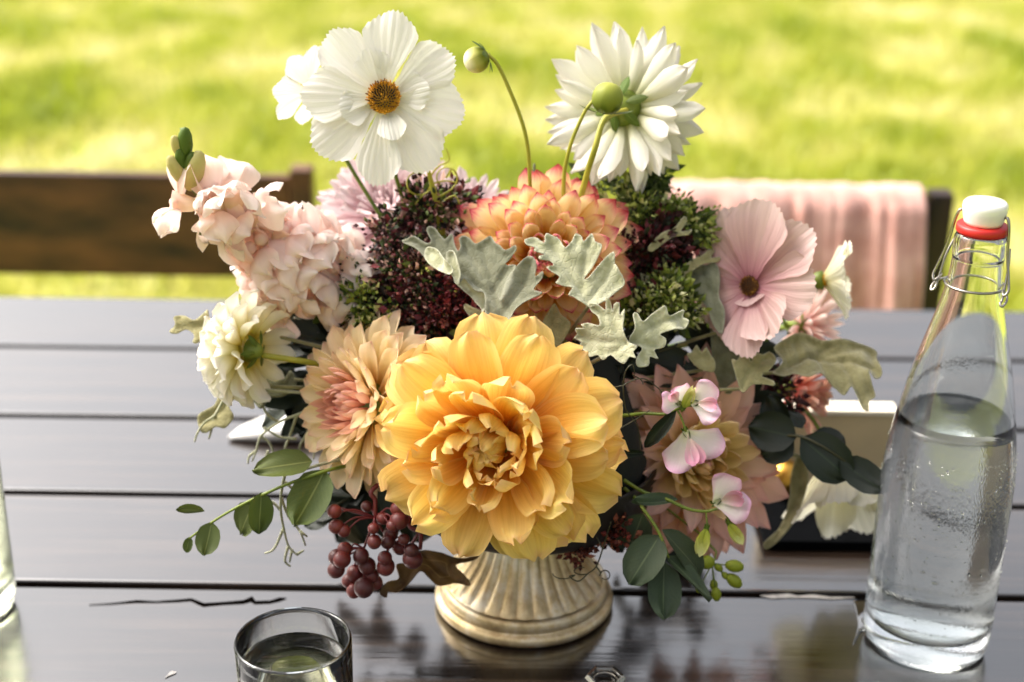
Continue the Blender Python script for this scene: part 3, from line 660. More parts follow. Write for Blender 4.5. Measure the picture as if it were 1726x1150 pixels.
# ------------------------------------------------------------------ big golden dahlia
MY = petal_mat('golden_petal', [(0, '#d2780e'), (.3, '#ecaa34'), (.6, '#f4c558'), (.9, '#f6d67c'), (1, '#eec888')], trans=.36, streak=.15, ss=22, bump=.3, vv=.14, hv=.018, edge=('#f6d894', .3))
yo = variants(5, W=.60, shape='broad', cup=(.55, .15), bend=-.25, tip=-.2, ruf=.05, crease=.03, nu=10, nv=14)
ym = variants(4, W=.62, shape='broad', cup=(.9, .25), bend=.35, tip=.25, ruf=.06, twist=.2, crease=.03, nu=10, nv=14)
yt = variants(4, W=.60, shape='broad', cup=(1.0, .4), bend=.75, tip=.7, ruf=.07, twist=.4, crease=.03, nu=10, nv=14)
yi = variants(3, W=.66, shape='ball', cup=(1.2, 1.0), bend=.9, tip=.6, ruf=.05, nu=9, nv=12)
bloom('golden_dahlia', 'very large golden yellow dahlia over the front of the bowl', 'dahlia', 840, 744, .754, (-.24, -.17, 1), .0625, 80,
      [(.12, yi), (.36, yt), (.62, ym), (1, yo)], MY, [(0, 6), (.12, 20), (.3, 38), (.5, 56), (.7, 74), (.88, 90), (1, 101)],
      [(0, .24), (.12, .42), (.3, .62), (.5, .80), (.75, .92), (1, .93)], rec=(.016, .012), jt=10, js=.12, roll=.38, jaz=.3)

# ------------------------------------------------------------------ peach dahlia turned away
MP = petal_mat('peach_petal', [(0, '#ecb850'), (.3, '#f6dc9c'), (.6, '#fcecc0'), (.85, '#fce6c0'), (1, '#f8d2b6')], trans=.5, streak=.09, vv=.12, hv=.02, edge=('#fdf0d4', .45))
MPI = petal_mat('blush_petal', [(0, '#cf7a62'), (.4, '#e8ab94'), (1, '#f3c6b2')], trans=.35, streak=.08, vv=.15)
po = variants(4, W=.50, shape='ball', cup=(1.1, .9), bend=.15, tip=-.1, ruf=.02, nu=6, nv=8)
pm = variants(4, W=.50, shape='ball', cup=(1.4, 1.1), bend=.35, tip=.2, ruf=.02, nu=6, nv=8)
pi_ = variants(3, W=.36, shape='point', cup=(1.4, 1.3), bend=.6, tip=.3, nu=5, nv=7)
t, MH = bloom('peach_dahlia', 'peach and cream dahlia with a blush heart, against the golden one', 'dahlia', 636, 682, .825, (-.70, .04, .68), .0365, 175,
      [(.14, pi_), (.5, pm), (1, po)], MP, [(0, 4), (.14, 22), (.4, 52), (.7, 82), (1, 112)], [(0, .30), (.15, .52), (.4, .80), (.7, 1.0), (1, 1.0)], rec=(.022, .022), jt=8, js=.14, roll=.3)
pet = [c for c in t.children if c.name.startswith('petal')]
pim = [m.copy() for m in pi_]
for m in pim: m.materials.clear(); m.materials.append(MPI)
rr = random.Random(4)
for c in pet[:58]: c.data = pim[rr.randrange(3)]

# ------------------------------------------------------------------ red-tipped dahlia
MR = petal_mat('red_tipped_petal', [(0, '#d9761c'), (.3, '#f2b84c'), (.55, '#f8e09a'), (.80, '#f8dcae'), (.92, '#dc7a80'), (1, '#a81f40')], trans=.35, streak=.08, vv=.14, hv=.02, edge=('#d88a70', .25))
ro = variants(4, W=.52, shape='ball', cup=(1.1, 1.25), bend=.25, tip=.35, ruf=.01, nu=6, nv=9)
ri = variants(3, W=.50, shape='ball', cup=(1.5, 1.5), bend=.7, tip=.4, nu=6, nv=8)
bloom('red_tipped_dahlia', 'yellow dahlia with crimson petal tips behind the silver leaves', 'dahlia', 920, 446, .875, (.02, .12, 1), .0425, 150,
      [(.3, ri), (1, ro)], MR, [(0, 4), (.15, 20), (.4, 46), (.7, 76), (1, 108)], [(0, .28), (.2, .5), (.45, .76), (.75, .98), (1, 1.0)], rec=(.020, .020), jt=8, js=.14, roll=.3)

# ------------------------------------------------------------------ dusty pink dahlia
MD = petal_mat('dusty_pink_petal', [(0, '#d8b44c'), (.35, '#f2d49c'), (.6, '#f5d2bc'), (1, '#f2c0b4')], trans=.52, streak=.08, vv=.2, hv=.02, edge=('#d3a49c', .4))
do = variants(4, W=.40, shape='point', cup=(.9, .7), bend=.05, tip=-.1, ruf=.02, nu=6, nv=9)
di = variants(3, W=.42, shape='ball', cup=(1.3, 1.2), bend=.5, tip=.3, nu=6, nv=8)
t, MH = bloom('dusty_pink_dahlia', 'dusty pink dahlia with pointed petals under the sweet pea blossoms', 'dahlia', 1160, 768, .86, (.30, -.10, .92), .053, 150,
      [(.35, di), (1, do)], MD, [(0, 5), (.2, 30), (.45, 58), (.75, 84), (1, 104)], [(0, .28), (.2, .50), (.45, .78), (.75, 1.0), (1, 1.05)], rec=(.018, .016), jt=11, js=.16, roll=.35)

MDI = petal_mat('straw_petal', [(0, '#cfae48'), (.5, '#ecd68e'), (1, '#eccda0')], trans=.45, streak=.1, vv=.15)
dpm = [m.copy() for m in di]
for m in dpm: m.materials.clear(); m.materials.append(MDI)
for c in [c for c in t.children if c.name.startswith('petal')][8:62]: c.data = dpm[rr.randrange(3)]
# ------------------------------------------------------------------ white dahlia seen from behind
MW = petal_mat('white_petal', [(0, '#c8c890'), (.25, '#d8d6c0'), (.6, '#dcd9cc'), (1, '#dcd6ce')], trans=.42, streak=.05, vv=.06, hv=.01)
wo = variants(6, W=.37, shape='point', cup=(1.0, .8), bend=-.05, tip=-.12, ruf=.02, nu=6, nv=9)
h = at(1062, 186, .91)
bloom('white_dahlia', 'white dahlia with pointed petals turned away, green bud in front of it', 'dahlia', 1050, 182, .915, (.42, -.06, -.9), .0445, 104,
      [(1, wo)], MW, [(0, 10), (.3, 45), (.6, 80), (.85, 100), (1, 122)], [(0, .4), (.3, .8), (.6, 1.0), (1, .90)], rec=(.012, .010), jt=11, js=.2, roll=.4,
      stem=[at(1056, 186, .90), at(1020, 200, .885), at(1003, 250, .875), at(985, 310, .88), at(960, 420, .88), CORE+Vector((.01, .01, 0))], stemr=.0019)

# ------------------------------------------------------------------ white pompon seen from behind
MPW = petal_mat('ivory_petal', [(0, '#d6c84a'), (.3, '#eae2b0'), (.7, '#f2eedc'), (1, '#f4f0e6')], trans=.5, streak=.05, vv=.08, hv=.015)
wp_ = variants(4, W=.62, shape='ball', cup=(1.2, 1.2), bend=.3, tip=-.6, ruf=.05, nu=6, nv=8)
bloom('pompon_dahlia', 'ivory pompon dahlia seen from behind on a yellow stem', 'dahlia', 422, 590, .83, (-.78, .12, -.34), .028, 110,
      [(1, wp_)], MPW, [(0, 5), (.3, 40), (.6, 75), (.85, 105), (1, 135)], [(0, .45), (.3, .75), (.7, 1), (1, .85)], rec=(.011, .012), jt=7, roll=.3,
      stem=[at(438, 598, .832), at(455, 601, .83), at(490, 606, .832), at(530, 613, .838), at(640, 640, .86), CORE], stemr=.0019, cs=.7)

# ------------------------------------------------------------------ lilac blooms at the back
ML = petal_mat('lilac_petal', [(0, '#d0a8b0'), (.4, '#e2c8cc'), (1, '#ecdcdc')], trans=.4, streak=.06, vv=.08)
lo = variants(4, W=.26, shape='strap', cup=(.8, .5), bend=.2, tip=-.2, ruf=.05, nu=5, nv=7)
bloom('lilac_dahlia', 'pale lilac shaggy bloom behind the snapdragon and the dark herbs', 'dahlia', 662, 372, .955, (-.15, .45, .75), .046, 150,
      [(1, lo)], ML, [(0, 8), (.3, 40), (.6, 66), (1, 98)], [(0, .4), (.3, .75), (1, 1)], rec=(.012, .012), jt=9, js=.15)
bloom('lilac_dahlia', 'small pale lilac bloom peeping out beside the red-tipped dahlia', 'dahlia', 795, 366, .95, (-.1, .4, .8), .028, 60,
      [(1, lo)], ML, [(0, 8), (.3, 40), (.6, 70), (1, 100)], [(0, .4), (.3, .75), (1, 1)], rec=(.008, .008), jt=9, js=.15)
MC = petal_mat('coral_petal', [(0, '#c8504a'), (.4, '#e0947e'), (1, '#efc4b0')], trans=.35, streak=.1, vv=.15)
bloom('coral_dahlia', 'small coral bloom under the large drooping silver leaf', 'dahlia', 1335, 658, .93, (.75, -.25, .35), .033, 52,
      [(1, lo)], MC, [(0, 8), (.4, 45), (1, 96)], [(0, .45), (.4, .8), (1, 1)], rec=(.008, .008), jt=9, js=.12)
MPP = petal_mat('pale_pink_petal', [(0, '#d9a49a'), (.4, '#ecc9be'), (1, '#f4e2da')], trans=.4, streak=.06, vv=.1)
bloom('pale_pink_dahlia', 'pale pink spiky bloom half hidden behind the dusty pink cosmos', 'dahlia', 1352, 548, .95, (.55, .1, .5), .030, 50,
      [(1, variants(3, W=.26, shape='point', cup=(.9, .8), bend=.1, nu=4, nv=6))], MPP, [(0, 8), (.4, 45), (1, 98)], [(0, .45), (.4, .8), (1, 1)], rec=(.008, .008), jt=9, js=.15)

# ------------------------------------------------------------------ cosmos
MWC = petal_mat('white_cosmos_petal', [(0, '#d0caa6'), (.2, '#dcd9cc'), (.6, '#e2dfd6'), (1, '#e4e1da')], trans=.45, streak=.045, ss=22, vv=.05, hv=.008, bump=.3)
MPC = petal_mat('pink_cosmos_petal', [(0, '#8c4a5a'), (.16, '#b47e84'), (.5, '#c8a29e'), (1, '#d2b6b0')], trans=.35, streak=.17, ss=20, vv=.10, hv=.01, bump=.35)
MCC = petal_mat('cream_cosmos_petal', [(0, '#d9cf76'), (.3, '#efe9c4'), (1, '#f4f0de')], trans=.45, streak=.05, ss=20, vv=.06, bump=.3)
DISK = palette_mat('disc_florets', ['#240f05', '#1a0b04', '#48290c', '#b87a10', '#d89a22', '#6a3c0e'], .05)
def disc(r, n, parent, MH, h=.003, dm=None):
    V, F, uv = [], [], []; rg = random.Random(n)
    for i in range(n):
        f = math.sqrt((i+.5)/n); a = i*2.399963; rr_ = r*f; z0 = h*(1-.7*f*f)
        ln = r*.16*(1+.5*rg.random()); w = r*.055
        c = Vector((rr_*math.cos(a), rr_*math.sin(a), z0)); d = Vector((math.cos(a)*f*.7, math.sin(a)*f*.7, 1)).normalized()
        x = d.orthogonal().normalized(); y = d.cross(x); b = len(V)
        V += [c+x*w, c+y*w, c-x*w, c-y*w, c+d*ln+x*w*.9, c+d*ln+y*w*.9, c+d*ln-x*w*.9, c+d*ln-y*w*.9, c+d*(ln+w)]
        k = rg.random()*.45 if f < .68 else .5+rg.random()*.36
        if rg.random() < .10: k = .7
        uv += [(k, rg.random())]*9
        for q in range(4):
            q2 = (q+1) % 4; F += [(b+q, b+q2, b+4+q2, b+4+q), (b+4+q, b+4+q2, b+8)]
    fl_ = mesh('disc_florets', V, F, uv, False)
    V, F, uv = lathe([(.0001, h*.9), (r*.5, h*.75), (r*.98, h*.2), (r*1.02, -.001), (r*.5, -.003), (.0001, -.004)], 24)
    d_ = put('disc', mesh('disc', V, F, uv), plain('disc_base', '#c8901c' if dm is None else '#6a4416', .7), parent, MH)
    o = put('disc_florets', fl_, dm or DISK, d_, MH); o['kind'] = 'stuff'
def cosmos(name, label, px, py, Y, n, Rm, specs, meshes, mat, rd, stem, spin=0.0, group=None, stemr=.0012, dm=None):
    head = at(px, py, Y); nn = vdir(*n); t = thing(name, label, 'cosmos', stem[-1], group); MH = axis_mat(head, nn, spin)
    for i, (az, al, s, w) in enumerate(specs):
        M = MH @ Matrix.Rotation(R(az), 4, 'Z') @ Matrix.Translation((0, rd*.55, -.0015*(i % 2)-.0004*i)) @ Matrix.Rotation(R(90-al), 4, 'X') @ Matrix.Diagonal((Rm*w, Rm*s, Rm*s, 1))
        put('petal', meshes[i % len(meshes)], mat, t, M)
    disc(rd, 150, t, MH, dm=dm)
    V, F, uv = lathe([(.0001, -.011), (.003, -.0105), (.0055, -.006), (.0065, -.002), (.0001, -.001)], 16); put('calyx', mesh('calyx', V, F, uv), STEM, t, MH)
    tube('stem', stem, stemr, stemr*1.2, STEM, t); return t, MH
cw = [petal(W=w, shape='fan', cup=(.5, .22), bend=-.12, tip=-.15, ruf=.035, rn=2.2, teeth=.03, rnd=r_, pleat=.014, pn=7, nu=22, nv=12, seed=s) for s, w, r_ in ((1, .74, .24), (2, .66, .2), (3, .80, .27))]
hc = at(647, 164, .868)
cosmos('white_cosmos', 'large white cosmos facing forward with a dark gold centre', 647, 164, .868, (-.02, .06, 1), .0475,
       [(-6, 84, 1.0, 1.0), (42, 86, 1.0, 1.02), (88, 82, .94, .98), (128, 85, .99, 1.08), (176, 84, 1.02, .92), (214, 83, 1.0, 1.0), (258, 87, .93, 1.06), (304, 83, .92, 1.05), (20, 66, .55, .62), (110, 64, .5, .7), (195, 62, .52, .6), (280, 68, .5, .66)],
       cw, MWC, .0098, [hc-vdir(-.02, .06, 1)*.008, at(650, 190, .885), at(668, 300, .90), at(720, 440, .90), CORE+Vector((-.02, .01, 0))])
hc = at(520, 150, .905)
cosmos('white_cosmos', 'white cosmos seen edge-on just behind the large forward-facing one', 520, 150, .905, (-.62, .42, -.45), .024,
       [(k*51.4, 70, 1, 1) for k in range(7)], cw, MWC, .006, [hc-vdir(-.62, .42, -.45)*.006, at(540, 190, .90), at(620, 330, .905), CORE+Vector((-.02, .015, 0))])
cp_ = [petal(W=w, shape='fan', cup=(.6, .3), bend=-.05, tip=-.2, ruf=.04, rn=2.0, teeth=.025, rnd=.26, pleat=.016, pn=6, nu=20, nv=12, seed=s) for s, w in ((5, .9), (6, .82), (7, .98))]
hc = at(1264, 482, .868)
cosmos('pink_cosmos', 'dusty pink cosmos on the outer side of the bunch beside the pink throw', 1264, 482, .868, (-.62, .06, .78), .052,
       [(-14, 78, 1.0, 1.05), (-52, 84, .98, 1.0), (-92, 84, .84, .9), (-140, 62, .80, .85), (-172, 70, .86, .80), (158, 84, .70, .9), (110, 84, .70, 1.0), (62, 84, .86, 1.0), (24, 84, .98, 1.0), (-165, 38, .28, .5)],
       cp_, MPC, .0062, [hc-vdir(-.42, .10, .88)*.007, at(1280, 500, .885), at(1270, 600, .89), at(1150, 720, .88), CORE+Vector((.02, .01, 0))], dm=palette_mat('brown_disc_florets', ['#3a1c0a', '#5a3412', '#2b1508', '#8a5a18', '#4a2a10', '#b0822a'], .05))
hc = at(1392, 470, .90)
cosmos('cream_cosmos', 'small cream cosmos in profile on a short dark stem by the throw', 1392, 472, .90, (.80, .05, .30), .030,
       [(k*60+10, 46+((k*37) % 17), .95+.05*(k % 3), .8) for k in range(7)], cp_, MCC, .004, [hc-vdir(.80, .05, .30)*.006, at(1375, 488, .90), at(1335, 510, .90), at(1250, 600, .90), CORE+Vector((.02, .01, 0))], stemr=.0014)
hc = at(1406, 761, .905)
cosmos('cream_cosmos', 'cream ruffled cosmos hanging head down over the black slate', 1408, 768, .905, (.12, -.86, .42), .056,
       [(k*45, 26+((k*29) % 23), 1.0+.06*(k % 3), .72) for k in range(8)], cp_, MCC, .006, [hc+vdir(-.1, .92, -.2)*.006, at(1388, 735, .905), at(1345, 690, .90), at(1250, 740, .89), CORE+Vector((.02, .01, 0))], stemr=.0014)

# ------------------------------------------------------------------ round green buds
def round_bud(label, px, py, Y, n, rpx, stem, bm_):
    hd = at(px, py, Y); r = rpx*mpp(hd); n = vdir(*n); t = thing('dahlia_bud', label, 'flower bud', stem[-1]); MH = axis_mat(hd, n)
    V, F, uv = lathe([(.0001, -r)] + [(r*math.sin(a)*(1+.02*math.cos(2*a)), -r*math.cos(a)) for a in np.linspace(.15, 2.9, 14)] + [(.0001, r*.97)], 28, lambda q, z, a, j: (q*(1+.035*abs(math.cos(4*a))), z)); bb_ = put('bud_body', mesh('bud_body', V, F, uv), bm_, t, MH)
    for k in range(6):
        put('sepal', SEPM, SEP, bb_, MH @ Matrix.Rotation(k*1.05+.4, 4, 'Z') @ Matrix.Translation((0, r*.45, -r*.95)) @ Matrix.Rotation(R(random.uniform(-25, 25)), 4, 'X') @ Matrix.Scale(r*random.uniform(1.0, 1.5), 4))
    tube('stem', stem, .0011, .0014, STEMY, t); return t
round_bud('round ivory-green bud nodding on a curved bare stem', 803, 101, .875, (-.72, -.30, -.1), 22, [at(822, 92, .876), at(838, 108, .876), at(856, 145, .876), at(878, 200, .877), at(889, 245, .878), at(893, 305, .88), at(895, 420, .88), CORE], petal_mat('ivory_bud', [(0, '#4f5f1c'), (.35, '#7c8428'), (.55, '#b4b060'), (.7, '#e2dab0'), (1, '#ece6cc')], trans=.2, streak=.1, ss=6))
round_bud('round green bud with spread sepals in front of the white dahlia', 1024, 166, .868, (.1, .85, .3), 27, [at(1000, 170, .868), at(985, 190, .868), at(965, 235, .868), at(954, 275, .87), at(950, 310, .872), at(945, 420, .875), CORE], petal_mat('green_bud', [(0, '#47551a'), (.35, '#6f7826'), (.7, '#8f9238'), (1, '#a3a048')], trans=.2, streak=.12, ss=8))

# ================================================================== snapdragon
MS = petal_mat('shell_pink_petal', [(0, '#efe6c0'), (.3, '#f6dcd0'), (.65, '#f8e2d8'), (1, '#fbf0ea')], trans=.52, streak=.05, ss=8, vv=.10, hv=.012, bump=.1)
def snap_blossom(seed):
    """one corolla: tube, two flared upper lobes, puffed lower lip of three lobes; mouth towards +Y, up +Z"""
    rg = random.Random(seed); V, F, uv = [], [], []
    def add(v, f, u):
        o = len(V); V.extend(v); F.extend([tuple(i+o for i in q) for q in f]); uv.extend(u)
    v, f, u = lathe([(.10, 0), (.17, .08), (.21, .25), (.24, .42), (.27, .55)], 14)
    add([(p[0], p[2], p[1]*.9) for p in v], f[:-2], [(a, b*.4) for a, b in u])
    def lobe(o, yaw, pitch, L, Wd, cup, bend):
        m = petal(Wd, 'round', cup, bend, tip=bend*.5, ruf=.13, rn=2.0, rnd=.05, nu=8, nv=7, seed=rg.randrange(999), name='tmp')
        M = Matrix.Translation(o) @ Matrix.Rotation(yaw, 4, 'Z') @ Matrix.Rotation(pitch, 4, 'X') @ Matrix.Scale(L, 4)
        add([M @ q.co for q in m.vertices], [tuple(p.vertices) for p in m.polygons], [(a, .35+.65*b) for a, b in [(((i % 9)/8), (i//9)/7) for i in range(len(m.vertices))]])
        bpy.data.meshes.remove(m)
    j = lambda a: rg.uniform(-a, a)
    lobe((-.09, .40, .16), R(24)+j(.15), R(62)+j(.15), .86, .98, (.45, -.3), .9)
    lobe((.09, .40, .16), R(-24)+j(.15), R(62)+j(.15), .86, .98, (.45, -.3), .9)
    lobe((0, .42, -.14), j(.1), R(14)+j(.1), .66, .98, (-.7, -.4), -1.6)
    lobe((-.13, .40, -.14), R(48)+j(.1), R(-18)+j(.1), .78, .95, (-.5, -.2), -1.2)
    lobe((.13, .40, -.14), R(-48)+j(.1), R(-18)+j(.1), .78, .95, (-.5, -.2), -1.2)
    n = 10                                      # palate: two soft swellings closing the mouth
    for sx in (-.13, .13):
        pv, pf, pu = lathe([(.001, -.13)]+[(.13*math.sin(a), -.13*math.cos(a)) for a in np.linspace(.35, 2.8, 6)]+[(.001, .13)], 10)
        add([(p[0]+sx, p[1]*1.0+.46, p[2]*.9-.02) for p in pv], pf, [(a, .5) for a, b in pu])
    return mesh('blossom', V, F, uv)
SB = [snap_blossom(s) for s in (1, 2, 3, 4)]
SNY = .845
axis_px = [(306, 216), (312, 262), (322, 312), (362, 352), (430, 392), (500, 440), (545, 480), (600, 530), (660, 580)]
AX = smooth_pts([at(x, y, SNY-.0+.00012*(x-306)) for x, y in axis_px], 6)
SN = thing('snapdragon', 'shell pink snapdragon spike with buds at its tip', 'snapdragon', CORE)
tube('stem', [at(x, y, SNY+.00012*(x-306)-(.021 if 505 < x < 640 else .010 if x > 480 else 0)) for x, y in axis_px]+[CORE], .0011, .0034, STEM, SN, seg=8)
rg = random.Random(11)
bl = [(288, 352, 74, (-1, -.15, .2)), (345, 352, 82, (-.6, -.3, .8)), (352, 318, 66, (-.3, .5, .7)), (392, 312, 84, (.1, .9, .5)), (380, 382, 84, (-.5, -.6, .8)), (432, 350, 88, (.2, .6, .8)), (420, 402, 88, (-.1, -.2, 1)),
      (474, 372, 84, (.35, .8, .5)), (404, 446, 84, (-.8, -.6, .5)), (448, 456, 86, (-.3, -.5, .9)), (470, 410, 90, (.1, .1, 1)), (512, 392, 84, (.5, .8, .4)), (486, 474, 86, (-.2, -.5, .9)), (520, 432, 90, (.2, .2, 1)),
      (548, 402, 80, (.6, .7, .3)), (562, 438, 84, (.4, .4, .8)), (500, 520, 84, (-.3, -.8, .6)), (534, 508, 76, (0, -.8, .7)), (582, 420, 74, (.7, .6, .1)), (598, 466, 76, (.5, .5, .7)), (418, 478, 62, (-.6, -.8, .2)), (610, 432, 70, (.7, .6, 0)), (470, 540, 62, (-.6, -.8, .3)), (580, 488, 66, (.4, .5, .7))]
for i, (x, y, s, d) in enumerate(bl):
    c = at(x, y, SNY+.00012*(x-306)-.014*d[2]); q = min(AX, key=lambda p: (p-c).length)
    dv = vdir(*d); up = (UPV*.8+RGT*-.35+vdir(0, 0, 1)*.2)
    if abs(dv.dot(up.normalized())) > .9: up = RGT*-1+UPV*.2
    L = s*mpp(c)*rg.uniform(.95, 1.2)
    put('blossom', SB[i % 4], MS, SN, frame_mat(c-dv*L*.55, dv, up) @ Matrix.Rotation(rg.uniform(-1.1, 1.1), 4, 'Y') @ Matrix.Rotation(rg.uniform(-.35, .35), 4, 'X') @ Matrix.Scale(L, 4))
BUDP = plain('snapdragon_bud', '#d9c58a', .5, noise=.3, nscale=150, col2='#a3a04a', trans=.2)
def bud_mesh():
    V, F, uv = lathe([(.0001, 0), (.10, .06), (.17, .25), (.20, .5), (.17, .75), (.10, .93), (.0001, 1)], 12, lambda r, z, a, j: (r*(1+.07*math.cos(2*a)), z)); return mesh('bud', [(x, z, y) for x, y, z in V], [tuple(reversed(f)) for f in F], uv)
BUDME = bud_mesh()
for (a, b, mat_) in (((318, 322), (338, 254), BUDP), ((312, 312), (284, 262), BUDP), ((308, 270), (292, 228), BUDP), ((312, 270), (312, 214), SEP), ((316, 300), (326, 256), SEP), ((308, 290), (302, 250), SEP), ((312, 258), (320, 236), SEP)):
    A = at(*a, SNY+.004); B = at(*b, SNY-.002)
    me = BUDME if mat_ is BUDP else BUDME2 if 'BUDME2' in globals() else None
    if me is None: BUDME2 = BUDME.copy(); BUDME2.materials.clear(); me = BUDME2
    put('bud', me, mat_, SN, frame_mat(A, B-A, vdir(0, 0, 1)) @ Matrix.Scale((B-A).length, 4))
for (x, y) in ((398, 410), (512, 452), (548, 462), (545, 530), (330, 392)):
    A = at(x, y, SNY+.00012*(x-306)-.006); put('sepal', SEPM, SEP, SN, frame_mat(A, vdir(rg.uniform(-1, 1), rg.uniform(-1, .3), .5), vdir(0, 0, 1)) @ Matrix.Scale(.012, 4))

# ================================================================== leafy branches
def leaf_at(name, me, mat, parent, a, b, wpx, Ya, Yb, face=(0, .1, 1)):
    A = at(*a, Ya); B = at(*b, Yb); L = (B-A).length
    return put(name, me, mat, parent, frame_mat(A, B-A, vdir(*face)) @ Matrix.Diagonal((wpx*mpp(A), L, L, 1)))
OV = [petal(1.0, 'oval', (.4, .3), b_*1.8, tip=t_*2, ruf=.06, twist=t_*2, crease=.02, nu=8, nv=10, seed=s, name='leaf') for s, b_, t_ in ((1, -.15, -.1), (2, .15, .1), (3, -.25, .2))]
LF = [petal(1.0, 'leaf', (.5, .35), b_, tip=t_, ruf=.03, crease=.03, nu=8, nv=10, seed=s, name='leaf') for s, b_, t_ in ((4, -.2, -.2), (5, .2, .1), (6, -.35, .15))]
def own(ms, mat): 
    r = []
    for m in ms: m = m.copy(); m.materials.clear(); m.materials.append(mat); r.append(m)
    return r
EUC = leaf_mat('eucalyptus_olive', '#56632a', '#828a4e', .22, .5, .3, '#3f4a20'); EUD = leaf_mat('eucalyptus_deep', '#46543a', '#6c7856', .12, .5, .3, '#303d28'); DKL = leaf_mat('dark_leaf', '#16220f', '#2c3a20', .08, .45, .35, '#0c1408', spec=.45)
O1, O2, O3, L3 = own(OV, EUC), own(OV, EUD), own(OV, DKL), own(LF, DKL)
def branch(label, stem_px, Ys, leaves, meshes, mat, smat, r=.0011, name='eucalyptus_sprig', cat='eucalyptus', tail=True):
    pts = [at(x, y, Y) for (x, y), Y in zip(stem_px, Ys)]
    t = thing(name, label, cat, CORE)
    tube('stem', pts[::-1]+([CORE] if tail else []), r*.6, r*1.3, smat, t)
    for i, (a, b, w, Ya, Yb, f) in enumerate(leaves): leaf_at('leaf', meshes[i % 3], mat, t, a, b, w, Ya, Yb, f)
    return t
branch('olive eucalyptus sprig reaching out past the berries over pale planks', [(640, 772), (585, 785), (540, 797), (470, 822), (400, 855), (352, 884), (316, 910)], [.83, .80, .785, .78, .78, .78, .78],
       [((526, 778), (427, 788), 54, .79, .775, (0, .45, 1)), ((548, 792), (497, 892), 70, .788, .765, (-.1, .1, 1)), ((441, 830), (437, 902), 46, .78, .768, (.3, .1, 1)), ((428, 846), (400, 903), 52, .782, .776, (-.35, .1, 1)),
        ((357, 880), (345, 938), 42, .78, .77, (0, .1, 1)), ((345, 862), (300, 854), 13, .78, .772, (0, .8, 1)), ((320, 905), (313, 933), 17, .78, .776, (.2, 0, 1))], O1, EUC, STEM)
branch('grey-green eucalyptus sprig hanging below the dusty pink dahlia', [(1060, 830), (1084, 858), (1108, 893), (1122, 925), (1128, 945)], [.80, .785, .775, .772, .772],
       [((1112, 903), (1060, 984), 68, .775, .755, (-.2, .1, 1)), ((1120, 948), (1116, 1048), 60, .772, .752, (.05, .0, 1)), ((1124, 938), (1206, 1004), 46, .772, .755, (.5, .5, .8)), ((1116, 893), (1192, 966), 42, .778, .77, (.5, .6, .8)),
        ((1142, 842), (1060, 856), 24, .79, .775, (0, .7, .7)), ((1084, 866), (1058, 930), 56, .79, .785, (-.2, 0, 1))], O2, EUD, STEM)
branch('dark glossy eucalyptus sprig in front of the cream card box', [(1255, 745), (1300, 738), (1345, 735), (1385, 752), (1425, 778)], [.87, .85, .838, .832, .83],
       [((1350, 738), (1436, 806), 76, .838, .82, (.1, .2, 1)), ((1415, 776), (1491, 832), 58, .83, .818, (.1, .2, 1)), ((1342, 738), (1262, 716), 70, .84, .845, (0, .2, 1)), ((1338, 742), (1282, 768), 58, .842, .84, (-.1, .1, 1)),
        ((1372, 730), (1424, 752), 40, .845, .84, (0, .5, 1)), ((1318, 732), (1296, 668), 50, .85, .855, (-.2, .1, 1)), ((1352, 722), (1330, 690), 34, .85, .86, (.3, .2, 1))], O3, DKL, STEMD)

# dark filler foliage between the blooms; low rear ones added to darken the reflection
fill = [(1020, 800, 0.83, 'between the golden dahlia and the lower sweet pea stem'), (1050, 690, 0.85, 'between the golden and the dusty pink dahlia'), (1290, 690, 0.875, 'above the dark eucalyptus sprig'), (1230, 600, 0.89, 'below the pink cosmos'), (1130, 480, 0.9, 'behind the green herb heads'), (560, 570, 0.87, 'under the snapdragon stem'), (500, 660, 0.87, 'behind the pompon dahlia stem'), (600, 810, 0.84, 'between the peach dahlia and the berries'), (700, 540, 0.88, 'under the dark burgundy herb heads'), (860, 560, 0.87, 'above the golden dahlia beside the toothed silver leaf'), (980, 640, 0.86, 'below the pale silver leaf pair'), (1040, 870, 0.83, 'above the brown-red seed heads'), (730, 850, 0.85, 'under the golden dahlia by the brown leaf'), (1080, 560, 0.88, 'between the pale silver leaf pair and the pink cosmos'), (1000, 330, 0.93, 'between the red-tipped dahlia and the white dahlia'), (900, 300, 0.95, 'behind the top of the red-tipped dahlia'), (570, 850, 0.83, 'behind the wine-red berries'), (1090, 280, 0.95, 'hanging under the white dahlia petals'), (480, 590, 0.88, 'beside the pompon dahlia heart'), (1055, 850, .885, 'added behind the hanging grey-green eucalyptus leaves'), (1120, 885, .90, 'added behind the lower edge of the dusty pink dahlia'), (1195, 890, .915, 'added behind the yellow-green sweet pea buds'), (640, 850, .885, 'added behind the stalk of the berry cluster'), (1010, 870, .845, 'added just above the dark bowl rim by the seed heads'), (1118, 590, .872, 'showing through under the pale silver leaf pair'), (520, 545, .875, 'between the snapdragon and the pompon dahlia stem'), (470, 680, .875, 'behind the silver lace twigs under the pompon dahlia')]
rg = random.Random(21)
